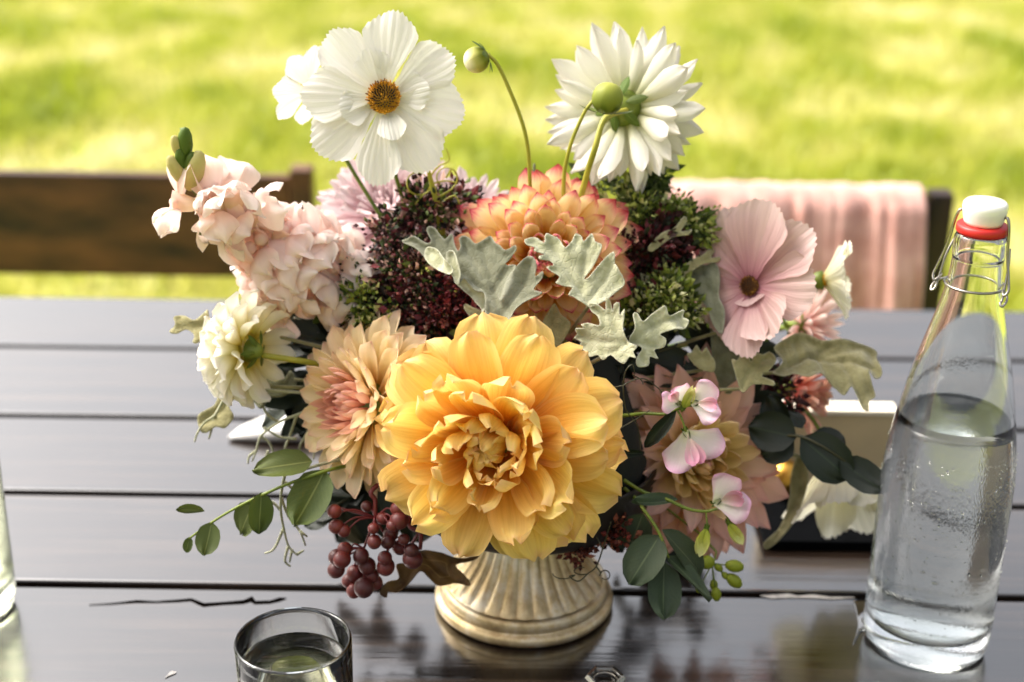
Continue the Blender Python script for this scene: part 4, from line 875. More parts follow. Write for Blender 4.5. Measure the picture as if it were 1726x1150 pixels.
for (x, y, Y, wh) in fill:
    t = thing('filler_sprig', 'dark green filler leaves '+wh, 'foliage', CORE, 'dark filler sprigs among the blooms')
    c = at(x, y, Y); out = (c-CORE).normalized()
    nn = 4 if y < 400 else 8
    tube('stem', [c+out*.01, c, (c+CORE)*.5+Vector((0, .01, .0)), CORE], .0008, .0014, STEMD, t, seg=5)
    for k in range(nn):
        a = k*2.4+rg.random(); d = (out*.5+Vector((rg.uniform(-1, 1), rg.uniform(-.3, .5), rg.uniform(-1, .9)))).normalized()
        L = rg.uniform(.028, .045) * (.5 if y < 400 else 1); A = c-out*rg.uniform(0, .03)
        put('leaf', L3[k % 3], DKL, t, frame_mat(A, d, vdir(rg.uniform(-.5, .5), rg.uniform(0, .8), 1)) @ Matrix.Diagonal((L*.55, L, L, 1)))

# ================================================================== silver leaves (outlines with lobes, veins and felt)
def silver_mat(name, col, col2, edgec, trans=.12):
    m, N, L = nt(name)
    uvn = N.new('ShaderNodeUVMap'); sp = N.new('ShaderNodeSeparateXYZ'); L.new(uvn.outputs[0], sp.inputs[0])
    tc = N.new('ShaderNodeTexCoord'); n1 = N.new('ShaderNodeTexNoise'); n1.inputs['Scale'].default_value = 110; n1.inputs['Detail'].default_value = 6; L.new(tc.outputs['Object'], n1.inputs['Vector'])
    n2 = N.new('ShaderNodeTexNoise'); n2.inputs['Scale'].default_value = 900; n2.inputs['Detail'].default_value = 2; L.new(tc.outputs['Object'], n2.inputs['Vector'])
    rp = ramp(N, [(.3, srgb(col2)), (.68, srgb(col))]); L.new(n1.outputs[0], rp.inputs[0])
    mx0 = N.new('ShaderNodeMix'); mx0.data_type = 'RGBA'; mx0.inputs['B'].default_value = (*srgb(edgec), 1); L.new(rp.outputs[0], mx0.inputs['A'])
    ed = N.new('ShaderNodeMapRange'); ed.inputs[1].default_value = .10; ed.inputs[2].default_value = 0; L.new(sp.outputs[0], ed.inputs[0]); L.new(mathn(N, L, 'MULTIPLY', ed.outputs[0], .28), mx0.inputs['Factor'])
    vo = N.new('ShaderNodeTexVoronoi'); vo.feature = 'DISTANCE_TO_EDGE'; vo.inputs['Scale'].default_value = 260; L.new(tc.outputs['Object'], vo.inputs['Vector'])
    vm = N.new('ShaderNodeMapRange'); vm.inputs[1].default_value = 0; vm.inputs[2].default_value = .12; L.new(vo.outputs['Distance'], vm.inputs[0])
    p = N.new('ShaderNodeBsdfPrincipled'); p.inputs['Roughness'].default_value = .85; p.inputs['Specular IOR Level'].default_value = .15; p.inputs['Sheen Weight'].default_value = .5; p.inputs['Sheen Roughness'].default_value = .5
    L.new(mx0.outputs['Result'], p.inputs['Base Color'])
    bp = N.new('ShaderNodeBump'); bp.inputs['Strength'].default_value = .5; bp.inputs['Distance'].default_value = .0009; L.new(mathn(N, L, 'ADD', mathn(N, L, 'ADD', n1.outputs[0], mathn(N, L, 'MULTIPLY', vm.outputs[0], .5)), mathn(N, L, 'MULTIPLY', n2.outputs[0], .4)), bp.inputs['Height']); L.new(bp.outputs[0], p.inputs['Normal'])
    tr = N.new('ShaderNodeBsdfTranslucent'); L.new(mx0.outputs['Result'], tr.inputs['Color'])
    mx = N.new('ShaderNodeMixShader'); mx.inputs[0].default_value = trans; L.new(p.outputs[0], mx.inputs[1]); L.new(tr.outputs[0], mx.inputs[2])
    o = N.new('ShaderNodeOutputMaterial'); L.new(mx.outputs[0], o.inputs[0]); return m
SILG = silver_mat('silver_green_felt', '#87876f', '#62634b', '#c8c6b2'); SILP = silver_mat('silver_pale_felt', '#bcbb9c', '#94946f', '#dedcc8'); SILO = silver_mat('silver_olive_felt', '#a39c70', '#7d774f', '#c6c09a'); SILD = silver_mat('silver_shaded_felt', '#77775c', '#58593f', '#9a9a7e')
def seg_dist(p, a, b):
    ab = b-a; t = max(0, min(1, (p-a).dot(ab)/max(ab.length_squared, 1e-9))); return (p-(a+ab*t)).length
def traced_leaf(parent, outline, base, Y, n, mat, veins=(), curl=.25, wave=.02, step=5.5, name='leaf', bow=.0, thick=.0005):
    """outline in photo pixels, laid on a tilted leaf plane of real size at depth Y; then bent, veined and thickened"""
    c = Vector((sum(p[0] for p in outline)/len(outline), sum(p[1] for p in outline)/len(outline)))
    C = at(c.x, c.y, Y); n = vdir(*n); M = axis_mat(C, n); Mi = M.inverted()
    def loc(px, py):
        d = ray(px, py); t = (C-CAMP).dot(n)/d.dot(n); q = Mi @ (CAMP+d*t); return Vector((q.x, q.y))
    # refine the outline into smooth lobes
    P = [Vector((x, y, 0)) for x, y in outline]; n0 = len(P); O = []
    for i in range(n0):
        p0, p1, p2, p3 = P[i-1], P[i], P[(i+1) % n0], P[(i+2) % n0]; k = max(2, int((p2-p1).length/4))
        for s in range(k):
            t = s/k; O.append(0.5*((2*p1)+(p2-p0)*t+(2*p0-5*p1+4*p2-p3)*t*t+(3*p1-p0-3*p2+p3)*t**3))
    O2 = [loc(q.x, q.y) for q in O]; mp_ = mpp(C); st = step*mp_
    x0, x1 = min(p.x for p in O2), max(p.x for p in O2); y0, y1 = min(p.y for p in O2), max(p.y for p in O2)
    def inside(p):
        r = False; j = len(O2)-1
        for i in range(len(O2)):
            a, b = O2[i], O2[j]
            if (a.y > p.y) != (b.y > p.y) and p.x < (b.x-a.x)*(p.y-a.y)/(b.y-a.y)+a.x: r = not r
            j = i
        return r
    pts = list(O2); yy = y0; row = 0
    def edge_d(p): return min((p-q).length for q in O2)
    while yy < y1:
        xx = x0+(st/2 if row % 2 else 0)
        while xx < x1:
            p = Vector((xx, yy))
            if inside(p) and edge_d(p) > st*.45: pts.append(p)
            xx += st
        yy += st*.87; row += 1
    edges = [(i, (i+1) % len(O2)) for i in range(len(O2))]
    vs, es, fs, *_ = delaunay_2d_cdt(pts, edges, [list(range(len(O2)))], 1, 1e-7)
    b2 = loc(*base); size = max(x1-x0, y1-y0); vp = [[loc(*q) for q in v] for v in veins]
    V, uv = [], []
    for v in vs:
        d = edge_d(v); e = 1-min(1, d/(9*mp_))
        z = curl*9*mp_*e*e*.5
        for line in vp:
            dd = min(seg_dist(v, a, b) for a, b in zip(line, line[1:])); z -= 5.0*mp_*math.exp(-(dd/(4.5*mp_))**2)
        r = (v-b2).length/size
        z += .05*size*r*mnoise.noise(Vector((v.x/size*4.5, v.y/size*4.5, c.x)))
        z += wave*size*math.sin(r*9+v.x/size*5)*r + wave*size*.8*math.sin(v.y/size*11+1)*r - bow*size*r*r
        V.append((v.x, v.y, z)); uv.append((min(d/(30*mp_), 1), r))
    me = mesh(name, V, [tuple(f) for f in fs], uv)
    o = put(name, me, mat, parent, M); s = o.modifiers.new('thick', 'SOLIDIFY'); s.thickness = thick; s.offset = 0
    return o
def silver(label, outline, base, Y, n, mat, veins=(), **kw):
    t = thing('silver_leaf_sprig', label, 'silver leaf', CORE)
    traced_leaf(t, outline, base, Y, n, mat, veins, **kw)
    b = at(*base, Y+.002); tube('stem', [b, (b+CORE)*.5+Vector((0, .008, 0)), CORE], .0011, .0016, SILO, t, seg=6); return t
t = silver('big grey-green silver leaf over the dark herb heads, beside the red-tipped dahlia',
       [(820, 531), (819, 505), (815, 494), (803, 492), (790, 479), (783, 472), (776, 479), (767, 476), (762, 464), (741, 458), (728, 450), (720, 440), (710, 427), (697, 416), (681, 408), (676, 403), (686, 400), (697, 397), (707, 403), (720, 410), (727, 406), (720, 390), (723, 383), (733, 385), (741, 395), (749, 403), (757, 395), (762, 394), (766, 411), (772, 424), (776, 416), (774, 400), (783, 397), (793, 403), (801, 411), (814, 406), (827, 400), (835, 411), (843, 416), (853, 424), (869, 416), (871, 424), (861, 437), (853, 447), (871, 449), (861, 463), (853, 479), (846, 508), (862, 480), (868, 455), (887, 437), (899, 437), (905, 449), (902, 466), (915, 459), (914, 469), (899, 487), (914, 493), (899, 502), (884, 511), (869, 525), (858, 543), (837, 540)],
       (846, 540), .832, (-.15, .35, .9), SILG, [[(846, 540), (830, 480), (812, 420)], [(838, 510), (770, 450), (700, 402)], [(846, 530), (880, 480), (892, 445)], [(832, 490), (860, 440)], [(815, 470), (780, 412)]], curl=1.3, wave=.045)
for fl in ([(757, 428), (767, 425), (774, 438), (778, 456), (780, 482), (771, 478), (764, 464), (757, 446)], [(777, 471), (790, 474), (801, 488), (816, 490), (823, 505), (822, 533), (811, 518), (797, 502), (784, 490), (774, 481)], [(722, 420), (738, 421), (749, 434), (760, 446), (765, 464), (746, 459), (730, 449), (720, 436)]):
    traced_leaf(t, fl, fl[-1], .8265, (-.55, .25, .8), SILP, name='curled_lobe', curl=1.6, wave=.05, step=4.0)
silver('pale silver leaf with toothed lobes lying against the red-tipped dahlia',
       [(988, 516), (964, 502), (957, 499), (964, 487), (949, 484), (936, 478), (943, 469), (929, 460), (921, 452), (933, 449), (926, 441), (909, 440), (908, 434), (917, 431), (899, 425), (902, 419), (887, 413), (885, 404), (902, 400), (917, 410), (920, 394), (932, 398), (943, 404), (952, 419), (964, 407), (970, 395), (980, 401), (983, 410), (997, 395), (1002, 410), (1013, 416), (1008, 434), (997, 454), (985, 469), (992, 468), (1011, 446), (1032, 429), (1035, 446), (1041, 457), (1053, 478), (1038, 493), (1020, 508), (1000, 518)],
       (992, 516), .828, (.1, .35, .9), SILP, [[(992, 516), (965, 465), (930, 412)], [(982, 490), (985, 440), (992, 408)], [(993, 506), (1020, 470), (1034, 446)]], curl=1.1, wave=.045)
C_L = [(1059, 576), (1051, 555), (1053, 534), (1053, 521), (1045, 531), (1044, 511), (1035, 514), (1033, 525), (1028, 505), (1022, 505), (1020, 522), (1008, 514), (992, 512), (997, 525), (1008, 534), (1011, 549), (991, 545), (980, 548), (985, 554), (971, 555), (973, 564), (967, 570), (979, 576), (976, 585), (988, 593), (994, 602), (1008, 599), (1017, 608), (1029, 599), (1041, 608), (1053, 614), (1062, 602), (1073, 605), (1068, 593), (1075, 585)]
C_R = [(1060, 571), (1068, 555), (1066, 531), (1073, 528), (1082, 543), (1097, 531), (1118, 517), (1122, 525), (1127, 534), (1153, 522), (1153, 534), (1161, 540), (1153, 555), (1130, 558), (1112, 564), (1121, 572), (1119, 585), (1103, 590), (1109, 605), (1094, 602), (1091, 617), (1073, 620), (1070, 608), (1081, 588), (1065, 579)]
t = silver('pale silver leaf pair standing above the golden dahlia', C_L, (1060, 580), .80, (-.25, .15, 1), SILP, [[(1060, 580), (1040, 560), (1025, 512)], [(1052, 576), (1010, 575), (975, 565)], [(1055, 580), (1030, 595)]], curl=1.1, wave=.045)
traced_leaf(t, C_R, (1062, 578), .805, (.25, .2, 1), SILP, [[(1062, 578), (1100, 550), (1150, 530)], [(1066, 576), (1110, 585)], [(1066, 580), (1085, 610)]], curl=1.1, wave=.05)
silver('small dull silver leaf above the dusty pink dahlia, below the pink cosmos', [(1249, 660), (1240, 634), (1233, 606), (1242, 608), (1249, 596), (1257, 591), (1263, 603), (1266, 610), (1273, 596), (1287, 598), (1297, 592), (1308, 606), (1297, 624), (1284, 634), (1304, 643), (1304, 651), (1284, 648), (1266, 650), (1256, 660)], (1252, 656), .845, (0, .25, 1), SILO, [[(1252, 656), (1262, 630), (1290, 604)]], curl=.6)
silver('large drooping silver leaf curling over toward the water bottle', [(1301, 631), (1318, 613), (1304, 589), (1336, 568), (1360, 564), (1388, 575), (1423, 575), (1451, 580), (1478, 592), (1477, 606), (1485, 634), (1472, 643), (1460, 632), (1465, 648), (1475, 669), (1463, 679), (1461, 698), (1451, 697), (1444, 672), (1433, 655), (1423, 667), (1409, 658), (1398, 648), (1381, 634), (1360, 641), (1336, 634), (1318, 638)], (1303, 628), .865, (.1, .55, .8), SILO,
       [[(1303, 628), (1360, 600), (1420, 610), (1455, 680)], [(1370, 602), (1440, 588)], [(1420, 608), (1470, 625)], [(1350, 608), (1340, 575)], [(1380, 602), (1405, 650)], [(1330, 618), (1400, 582)]], curl=1.6, wave=.035)
silver('little silver leaf tip behind the dusty pink dahlia petals', [(1158, 596), (1166, 594), (1174, 582), (1183, 594), (1190, 585), (1198, 599), (1205, 610), (1203, 627), (1179, 622), (1162, 606)], (1185, 624), .855, (0, .2, 1), SILO)
silver('soft grey-green leaf between the green herbs and the pink cosmos', [(1165, 452), (1190, 447), (1208, 446), (1214, 470), (1212, 500), (1222, 525), (1217, 562), (1202, 547), (1192, 520), (1177, 500), (1162, 478)], (1215, 558), .875, (-.3, .3, 1), SILG, [[(1215, 558), (1200, 500), (1185, 455)]])
silver('shadowed grey leaf standing below the pink cosmos', [(1198, 528), (1215, 545), (1228, 532), (1245, 570), (1258, 600), (1244, 640), (1230, 664), (1210, 650), (1200, 600)], (1225, 660), .872, (.1, .2, 1), SILD)
silver('small toothed silver leaf in the gap above the golden dahlia', [(785, 513), (800, 520), (830, 530), (850, 545), (870, 555), (878, 545), (884, 560), (900, 560), (912, 550), (916, 558), (900, 575), (885, 580), (880, 602), (865, 597), (855, 582), (835, 575), (820, 557), (800, 542), (783, 522)], (872, 598), .822, (-.1, .5, .9), SILO, curl=.9)
silver('upright pale leaf between the two toothed silver leaves', [(912, 548), (925, 525), (935, 512), (945, 530), (957, 540), (962, 550), (948, 577), (935, 592), (915, 595), (910, 567)], (925, 594), .828, (.1, .2, 1), SILO, [[(925, 594), (935, 520)]])
silver('olive silver leaf with blunt lobes sticking out by the pompon dahlia', [(285, 559), (295, 547), (293, 534), (310, 532), (327, 540), (341, 530), (350, 522), (354, 538), (366, 542), (354, 553), (343, 563), (335, 578), (325, 578), (327, 565), (314, 555), (298, 563)], (366, 544), .845, (0, .3, 1), SILO, [[(366, 544), (330, 550), (290, 552)]])
silver('lobed olive leaf hanging under the pompon dahlia', [(333, 702), (350, 690), (362, 682), (372, 660), (388, 648), (398, 668), (386, 684), (394, 702), (380, 722), (365, 720), (350, 730), (338, 727)], (390, 650), .84, (-.1, .2, 1), SILO, [[(390, 650), (376, 690), (345, 712)]])
silver('grey leaf behind the pompon dahlia bending down', [(420, 640), (450, 628), (475, 640), (490, 625), (500, 650), (478, 668), (455, 672), (440, 690), (425, 676), (405, 672)], (495, 640), .852, (0, .3, 1), SILD)
silver('narrow felted leaf hanging down beside the hanging cream cosmos', [(1347, 768), (1363, 800), (1352, 850), (1337, 882), (1312, 912), (1292, 926), (1288, 916), (1308, 896), (1323, 870), (1331, 840), (1334, 800)], (1350, 770), .868, (-.3, .1, 1), SILO, [[(1350, 770), (1348, 830), (1300, 915)]], curl=.8)
for x0_, y0_, lab in ((1100, 395, 'thin forked silver leaf among the burgundy herbs'), (1150, 440, 'thin silver leaf crossing below the green herbs')):
    silver(lab, [(x0_-8, y0_+22), (x0_+16, y0_-2), (x0_+36, y0_-10), (x0_+52, y0_-30), (x0_+58, y0_-22), (x0_+48, y0_-4), (x0_+66, y0_-8), (x0_+60, y0_+2), (x0_+34, y0_+6), (x0_+16, y0_+18), (x0_-2, y0_+30)], (x0_-6, y0_+26), .885, (.1, .4, .9), SILO)

# silver lace: fine felted twigs
def lace(label, lines, Y):
    t = thing('silver_lace_sprig', label, 'silver twig', CORE)
    for k, ln in enumerate(lines):
        pts = [at(x, y, Y-.0004*i+.004*(k % 3)) for i, (x, y) in enumerate(ln)]
        tube('twig', pts, .0011, .0006, SILP, t, seg=5, k=4)
    b = at(*lines[0][0], Y); tube('stem', [b, (b+CORE)*.5, CORE], .001, .0013, SILP, t, seg=5)
lace('silver lace twigs dangling under the peach dahlia', [[(530, 690), (500, 700), (470, 712), (440, 735), (432, 760), (425, 778)], [(500, 700), (490, 730), (480, 760), (492, 775)], [(470, 712), (452, 700), (440, 680), (432, 668)], [(440, 735), (455, 748), (462, 770)], [(530, 712), (515, 735), (505, 755), (512, 770)], [(515, 735), (530, 750), (528, 775)], [(432, 760), (420, 770), (418, 782)], [(452, 760), (446, 775), (436, 784)], [(545, 700), (536, 730), (540, 760)], [(500, 740), (470, 736), (445, 720)]], .838)
lace('silver lace twig trailing over pale planks below the eucalyptus', [[(480, 800), (474, 830), (473, 860), (478, 890), (486, 920), (500, 935)], [(478, 890), (462, 925), (446, 933)], [(486, 920), (480, 945), (490, 955)], [(500, 935), (512, 928)], [(492, 926), (488, 948)], [(474, 840), (486, 870), (505, 895), (515, 920)], [(505, 895), (518, 905)], [(473, 860), (455, 845), (450, 870)], [(480, 812), (495, 824), (500, 812)]], .79)
lace('pale silver lace twig bending down below the pompon dahlia', [[(400, 655), (380, 670), (362, 700), (345, 712), (333, 730), (328, 745)], [(362, 700), (356, 725), (352, 740)], [(380, 670), (392, 650), (396, 640)]], .835)

# ================================================================== herb sprigs: clustered tiny florets
def herb(label, blobs, n, cols, size=.0034, leafy=.5, name='herb_sprig', cat='herb', group=None):
    t = thing(name, label, cat, CORE, group); rg = random.Random(int(blobs[0][0])); V, F, uv = [], [], []; lines = []
    tot = sum(b[2]*b[3] for b in blobs)
    for (x, y, rx, ry, Y) in blobs:
        c = at(x, y, Y); k = mpp(c); lines.append(([c, (c+CORE)*.5+Vector((0, .006, 0)), CORE], .0006, .0011))
        heads = [c+RGT*(rg.gauss(0, .55)*rx*k)+UPV*(rg.gauss(0, .55)*ry*k)+FWD*(rg.gauss(0, .4)*rx*k) for _ in range(max(4, int(rx*ry/180)))]
        for h_ in heads: lines.append(([h_, (h_*.5+c*.5)-UPV*.004, c-UPV*(.5*ry*k)], .00035, .0006))
        for i in range(int(.8*n*rx*ry/tot)):
            h_ = heads[rg.randrange(len(heads))]; p = h_+Vector((rg.gauss(0, 1), rg.gauss(0, 1), rg.gauss(0, 1)))*.0042
            d = ((p-c).normalized()+Vector((rg.uniform(-1, 1), rg.uniform(-1, 1), rg.uniform(-.5, 1)))*.8).normalized(); a = d.orthogonal().normalized(); a = (Quaternion(d, rg.uniform(0, 6.28)) @ a); b_ = d.cross(a)
            s = size*rg.uniform(.6, 1.35); o = len(V)
            if rg.random() < leafy:               # a small folded leaf
                V += [p, p+d*s*.9+a*s*.6+b_*s*.2, p+d*s*2, p+d*s*.9-a*s*.6+b_*s*.2]; F += [(o, o+1, o+2), (o, o+2, o+3)]; m_ = 4
            else:                                 # a small bud
                V += [p, p+d*s*.6+a*s*.38, p+d*s*.6+b_*s*.38, p+d*s*.6-a*s*.38, p+d*s*.6-b_*s*.38, p+d*s*1.3]; m_ = 6
                for q in range(4): q2 = (q+1) % 4; F += [(o, o+1+q2, o+1+q), (o+5, o+1+q, o+1+q2)]
            uv += [(rg.random()*.999, rg.random())]*m_
    o = put('florets', mesh('florets', V, F, uv, False), palette_mat(name+'_colours', cols), t, Matrix()); o['kind'] = 'stuff'
    tubes('stem', lines, STEMD, t, 4, 3); return t
DB = ['#2a1712', '#3a1c1a', '#1e1a10', '#4a2024', '#27301a', '#6a2c32', '#35401e', '#201410', '#9a6a62', '#4d5a2a', '#74383a', '#d0a898', '#5d6830', '#b08a7a']
DBR = ['#5a1c22', '#6e242a', '#3c1216', '#8a3a3c', '#2a0f10', '#a25a50', '#4a181c']
GR = ['#6a7a2c', '#8a9440', '#3f4c1c', '#aab060', '#52621f', '#c8c88a', '#2c3614', '#7a8632']
herb('dark burgundy-green herb heads between the snapdragon and the silver leaf', [(690, 462, 70, 50, .868), (640, 420, 28, 36, .872), (720, 520, 60, 30, .862), (640, 500, 44, 34, .865), (660, 385, 20, 20, .875)], 4800, DB, size=.003, leafy=.4)
herb('wine-red herb heads just above the golden dahlia', [(748, 508, 52, 34, .853), (770, 470, 30, 28, .858)], 1700, DBR, size=.0026, leafy=.2)
herb('dark herb heads around the curly green tendrils', [(728, 362, 44, 30, .90), (705, 345, 26, 20, .90), (760, 340, 26, 22, .905)], 1300, DB+['#5d6a30'])
herb('burgundy herb heads beside the red-tipped dahlia', [(1092, 420, 44, 44, .89), (1130, 415, 34, 30, .895), (1075, 460, 22, 40, .885)], 1900, DB[:6]+['#3a1416', '#55201f'])
herb('green herb heads rising behind the red-tipped dahlia near the throw', [(1075, 352, 38, 26, .905), (1150, 372, 46, 28, .905), (1120, 360, 24, 24, .91)], 1700, GR)
herb('fresh green herb heads behind the pale silver leaf pair', [(1125, 498, 44, 26, .868), (1085, 520, 34, 20, .866), (1150, 515, 24, 24, .872)], 1900, GR+['#dcd8a8'])
herb('light green herb tips beside the snapdragon stem', [(612, 505, 22, 26, .858), (640, 535, 40, 16, .856)], 700, GR)
herb('brown-red seed heads under the lower edge of the golden dahlia', [(972, 920, 26, 18, .79), (1030, 900, 26, 24, .795), (1008, 850, 16, 34, .805)], 900, ['#5a2a20', '#8a4a3a', '#3a1812', '#a86a54', '#6e2c24'], size=.0042, leafy=0, name='seed_head_sprig')
herb('dark shaded herb heads between the pink dahlia and the dark eucalyptus', [(1305, 655, 40, 30, .90), (1275, 640, 24, 30, .90)], 800, DB[:6]+['#3a1416'])
herb('green leaf tips below the white dahlia petals', [(1105, 298, 34, 26, .93), (1010, 305, 18, 18, .935)], 500, ['#3f4f24', '#5a6a34', '#2c3a18', '#788650'], size=.004, leafy=.9)

# ================================================================== berries and the brown leaf
BER = []
def berry_mat():
    m, N, L = nt('wine_berry')
    tc = N.new('ShaderNodeTexCoord'); oi = N.new('ShaderNodeObjectInfo'); n1 = N.new('ShaderNodeTexNoise'); n1.inputs['Scale'].default_value = 160; n1.inputs['Detail'].default_value = 4; L.new(tc.outputs['Object'], n1.inputs['Vector'])
    rp = ramp(N, [(.3, srgb('#2c0908')), (.6, srgb('#5e1a16')), (.85, srgb('#86382e'))]); L.new(mathn(N, L, 'MULTIPLY_ADD', oi.outputs['Random'], .3, mathn(N, L, 'SUBTRACT', n1.outputs[0], .12)), rp.inputs[0])
    p = N.new('ShaderNodeBsdfPrincipled'); p.inputs['Roughness'].default_value = .5; p.inputs['Coat Weight'].default_value = .05; p.inputs['Subsurface Weight'].default_value = .0; L.new(rp.outputs[0], p.inputs['Base Color'])
    o = N.new('ShaderNodeOutputMaterial'); L.new(p.outputs[0], o.inputs[0]); return m
BM = berry_mat()
V, F, uv = lathe([(.0001, -1.06)]+[(math.sin(a), -1.06*math.cos(a)) for a in np.linspace(.2, 2.9, 12)]+[(.12, 1.0), (.08, 1.02), (.0001, .98)], 20); BME = mesh('berry', V, F, uv)
BC = thing('berry_cluster', 'hanging cluster of wine-red berries beside the bowl', 'berries', CORE)
bpx = [(135, 255, 34), (145, 335, 38), (185, 358, 38), (305, 230, 34), (390, 292, 36), (470, 240, 42), (475, 302, 46), (340, 345, 34), (345, 415, 42), (415, 415, 36), (190, 452, 44), (150, 495, 40), (175, 508, 46), (145, 562, 44), (275, 490, 42), (308, 542, 46), (245, 580, 46), (400, 500, 46), (212, 620, 40), (290, 655, 48), (238, 672, 38), (350, 628, 44), (405, 545, 44), (545, 505, 50), (540, 460, 38), (430, 370, 36), (480, 445, 42), (500, 402, 36), (330, 590, 42), (440, 330, 30)]
rg = random.Random(8); lines = []; TOPB = at(520+360*.3217, 780+120*.3217, .79)
hub = at(520+350*.3217, 780+290*.3217, .782); hub2 = at(520+290*.3217, 780+450*.3217, .780); hub3 = at(520+430*.3217, 780+430*.3217, .784)
for i, (x, y, r) in enumerate(bpx):
    c = at(520+x*.3217, 780+y*.3217, .776+rg.uniform(-.006, .010)); k = r*.3217*mpp(c)*rg.uniform(.82, 1.12)
    h_ = min((hub, hub2, hub3), key=lambda q: (q-c).length); d = (c-h_).normalized()
    put('berry', BME, BM, BC, axis_mat(c, d if d.length > 0 else UPV) @ Matrix.Scale(k, 4)); lines.append(([h_, (h_+c)*.5+UPV*.003, c-d*k*.9], .0007, .0005))
lines += [([hub, hub2], .001, .0008), ([hub, hub3], .001, .0008), ([at(520+170*.3217, 780+240*.3217, .783), (hub+at(520+170*.3217, 780+240*.3217, .783))*.5, hub], .0007, .0009)]
tubes('twig', lines, STEMR, BC, 5, 3)
tube('stem', [hub, at(520+350*.3217, 780+200*.3217, .785), TOPB, (TOPB+CORE)*.5, CORE], .0013, .0018, STEMR, BC)
tube('stem', [at(708, 926, .785), at(709, 900, .788), at(700, 860, .80), CORE], .0013, .0016, STEMR, BC)
BRL = leaf_mat('brown_leaf', '#7a5a30', '#9a7a4a', .2, .6, .1, '#4a2f18')
BR = thing('autumn_leaf', 'crinkled brown autumn leaf beside the berry cluster over the silver foot', 'leaf', CORE)
traced_leaf(BR, [(640, 1002), (652, 985), (672, 978), (668, 955), (690, 950), (700, 930), (712, 928), (745, 933), (770, 940), (806, 940), (796, 948), (768, 954), (782, 972), (792, 990), (768, 984), (756, 986), (738, 988), (722, 976), (708, 966), (690, 985), (670, 1000), (654, 998), (652, 1008)], (708, 930), .795, (.1, .45, .9), BRL, [[(708, 930), (690, 970), (650, 1004)], [(708, 930), (740, 960), (790, 988)], [(708, 930), (800, 942)]], curl=1.5, wave=.05)
tube('stem', [at(708, 932, .795), at(705, 900, .80), CORE], .001, .0013, STEMR, BR)

# ================================================================== sweet peas
MSP = petal_mat('sweet_pea_petal', [(0, '#e6e6b8'), (.3, '#f1ece0'), (.7, '#f0dfe2'), (1, '#dca6c4')], trans=.4, streak=.05, vv=.06, edge=('#d99cbc', .5))
MSK = petal_mat('sweet_pea_pink', [(0, '#efe0d8'), (.5, '#ecc0cc'), (1, '#dc94b0')], trans=.4, streak=.05, vv=.08)
MSY = petal_mat('sweet_pea_bud', [(0, '#9aa834'), (.4, '#c8cc58'), (1, '#e6e3a0')], trans=.35, streak=.06)
ban = petal(1.3, 'fan', (.5, .35), .2, tip=.4, ruf=.08, rn=1.4, rnd=.3, nu=10, nv=8, seed=3); win = petal(.6, 'broad', (.9, .8), .5, tip=.3, ruf=.04, nu=6, nv=8, seed=4); budp = petal(.5, 'leaf', (1.4, 1.2), .3, nu=6, nv=8, seed=9)
banm, winm, budm = [m.copy() for m in (ban, win, budp)]
for m, a in ((banm, MSP), (winm, MSK), (budm, MSY)): m.materials.clear(); m.materials.append(a)
def pea(label, stem_px, Ys, flowers, buds, leaves, parentless=True):
    pts = [at(x, y, Y) for (x, y), Y in zip(stem_px, Ys)]; t = thing('sweet_pea', label, 'sweet pea', CORE)
    tube('stem', pts[::-1]+[CORE], .0007, .0013, STEM, t)
    for (b, tip, Y, s) in flowers:
        A = at(*b, Y); B = at(*tip, Y-.004); d = (B-A).normalized(); L = (B-A).length
        for ang, sc in ((38, 1.0), (-38, .98)):
            sd_ = d.cross(vdir(0, 0, 1)).normalized(); dd = (Quaternion(vdir(0, 0, 1), R(ang*s)) @ d)
            put('banner_petal', banm, MSP, t, frame_mat(A, dd, vdir(.3*s, .2, 1)) @ Matrix.Diagonal((L*.62, L*sc, L, 1)))
        for ang in (8, -14): put('wing_petal', winm, MSK, t, frame_mat(A+d*L*.18+vdir(0, 0, 1)*.003, Quaternion(vdir(0, 0, 1), R(ang)) @ d, vdir(.2*s, -.2, 1)) @ Matrix.Scale(L*.62, 4))
        for k in range(5): put('sepal', SEPM, SEP, t, frame_mat(A-d*.003, d, vdir(math.cos(k*1.26), math.sin(k*1.26), .6)) @ Matrix.Translation((0, 0, -.002)) @ Matrix.Scale(.0095, 4))
        q = min(pts, key=lambda p: (p-A).length); tube('flower_stalk', [q, (q+A)*.5+UPV*.002, A], .0006, .0007, STEM, t, seg=5)
    for (b, tip, Y) in buds:
        A = at(*b, Y); B = at(*tip, Y-.003); d = B-A
        for an in (0, 2.4, 4.2): put('bud_petal', budm, MSY, t, frame_mat(A, d, Quaternion(d.normalized(), an) @ vdir(0, 0, 1)) @ Matrix.Translation((0, 0, -.0012)) @ Matrix.Scale(d.length, 4))
        for k in range(4): put('sepal', SEPM, SEP, t, frame_mat(A-d*.08, d, Quaternion(d.normalized(), k*1.57) @ vdir(0, 0, 1)) @ Matrix.Translation((0, 0, -.0018)) @ Matrix.Scale(.008, 4))
        q = min(pts, key=lambda p: (p-A).length); tube('flower_stalk', [q, (q+A)*.5, A], .0005, .0006, STEM, t, seg=5)
    for i, (a, b, w, Y) in enumerate(leaves): leaf_at('leaf', L3[i % 3], DKL, t, a, b, w, Y, Y-.005)
pea('sweet pea with pink-edged white blossoms over the dusty pink dahlia', [(1030, 700), (1085, 697), (1120, 698), (1140, 690), (1160, 678)], [.81, .79, .782, .78, .778],
    [((1166, 680), (1224, 676), .776, 1), ((1156, 728), (1186, 794), .776, -1), ((1146, 682), (1118, 652), .780, 1)], [((1150, 690), (1172, 652), .779)], [((1140, 692), (1085, 757), 27, .778), ((1085, 764), (1028, 765), 15, .79)])
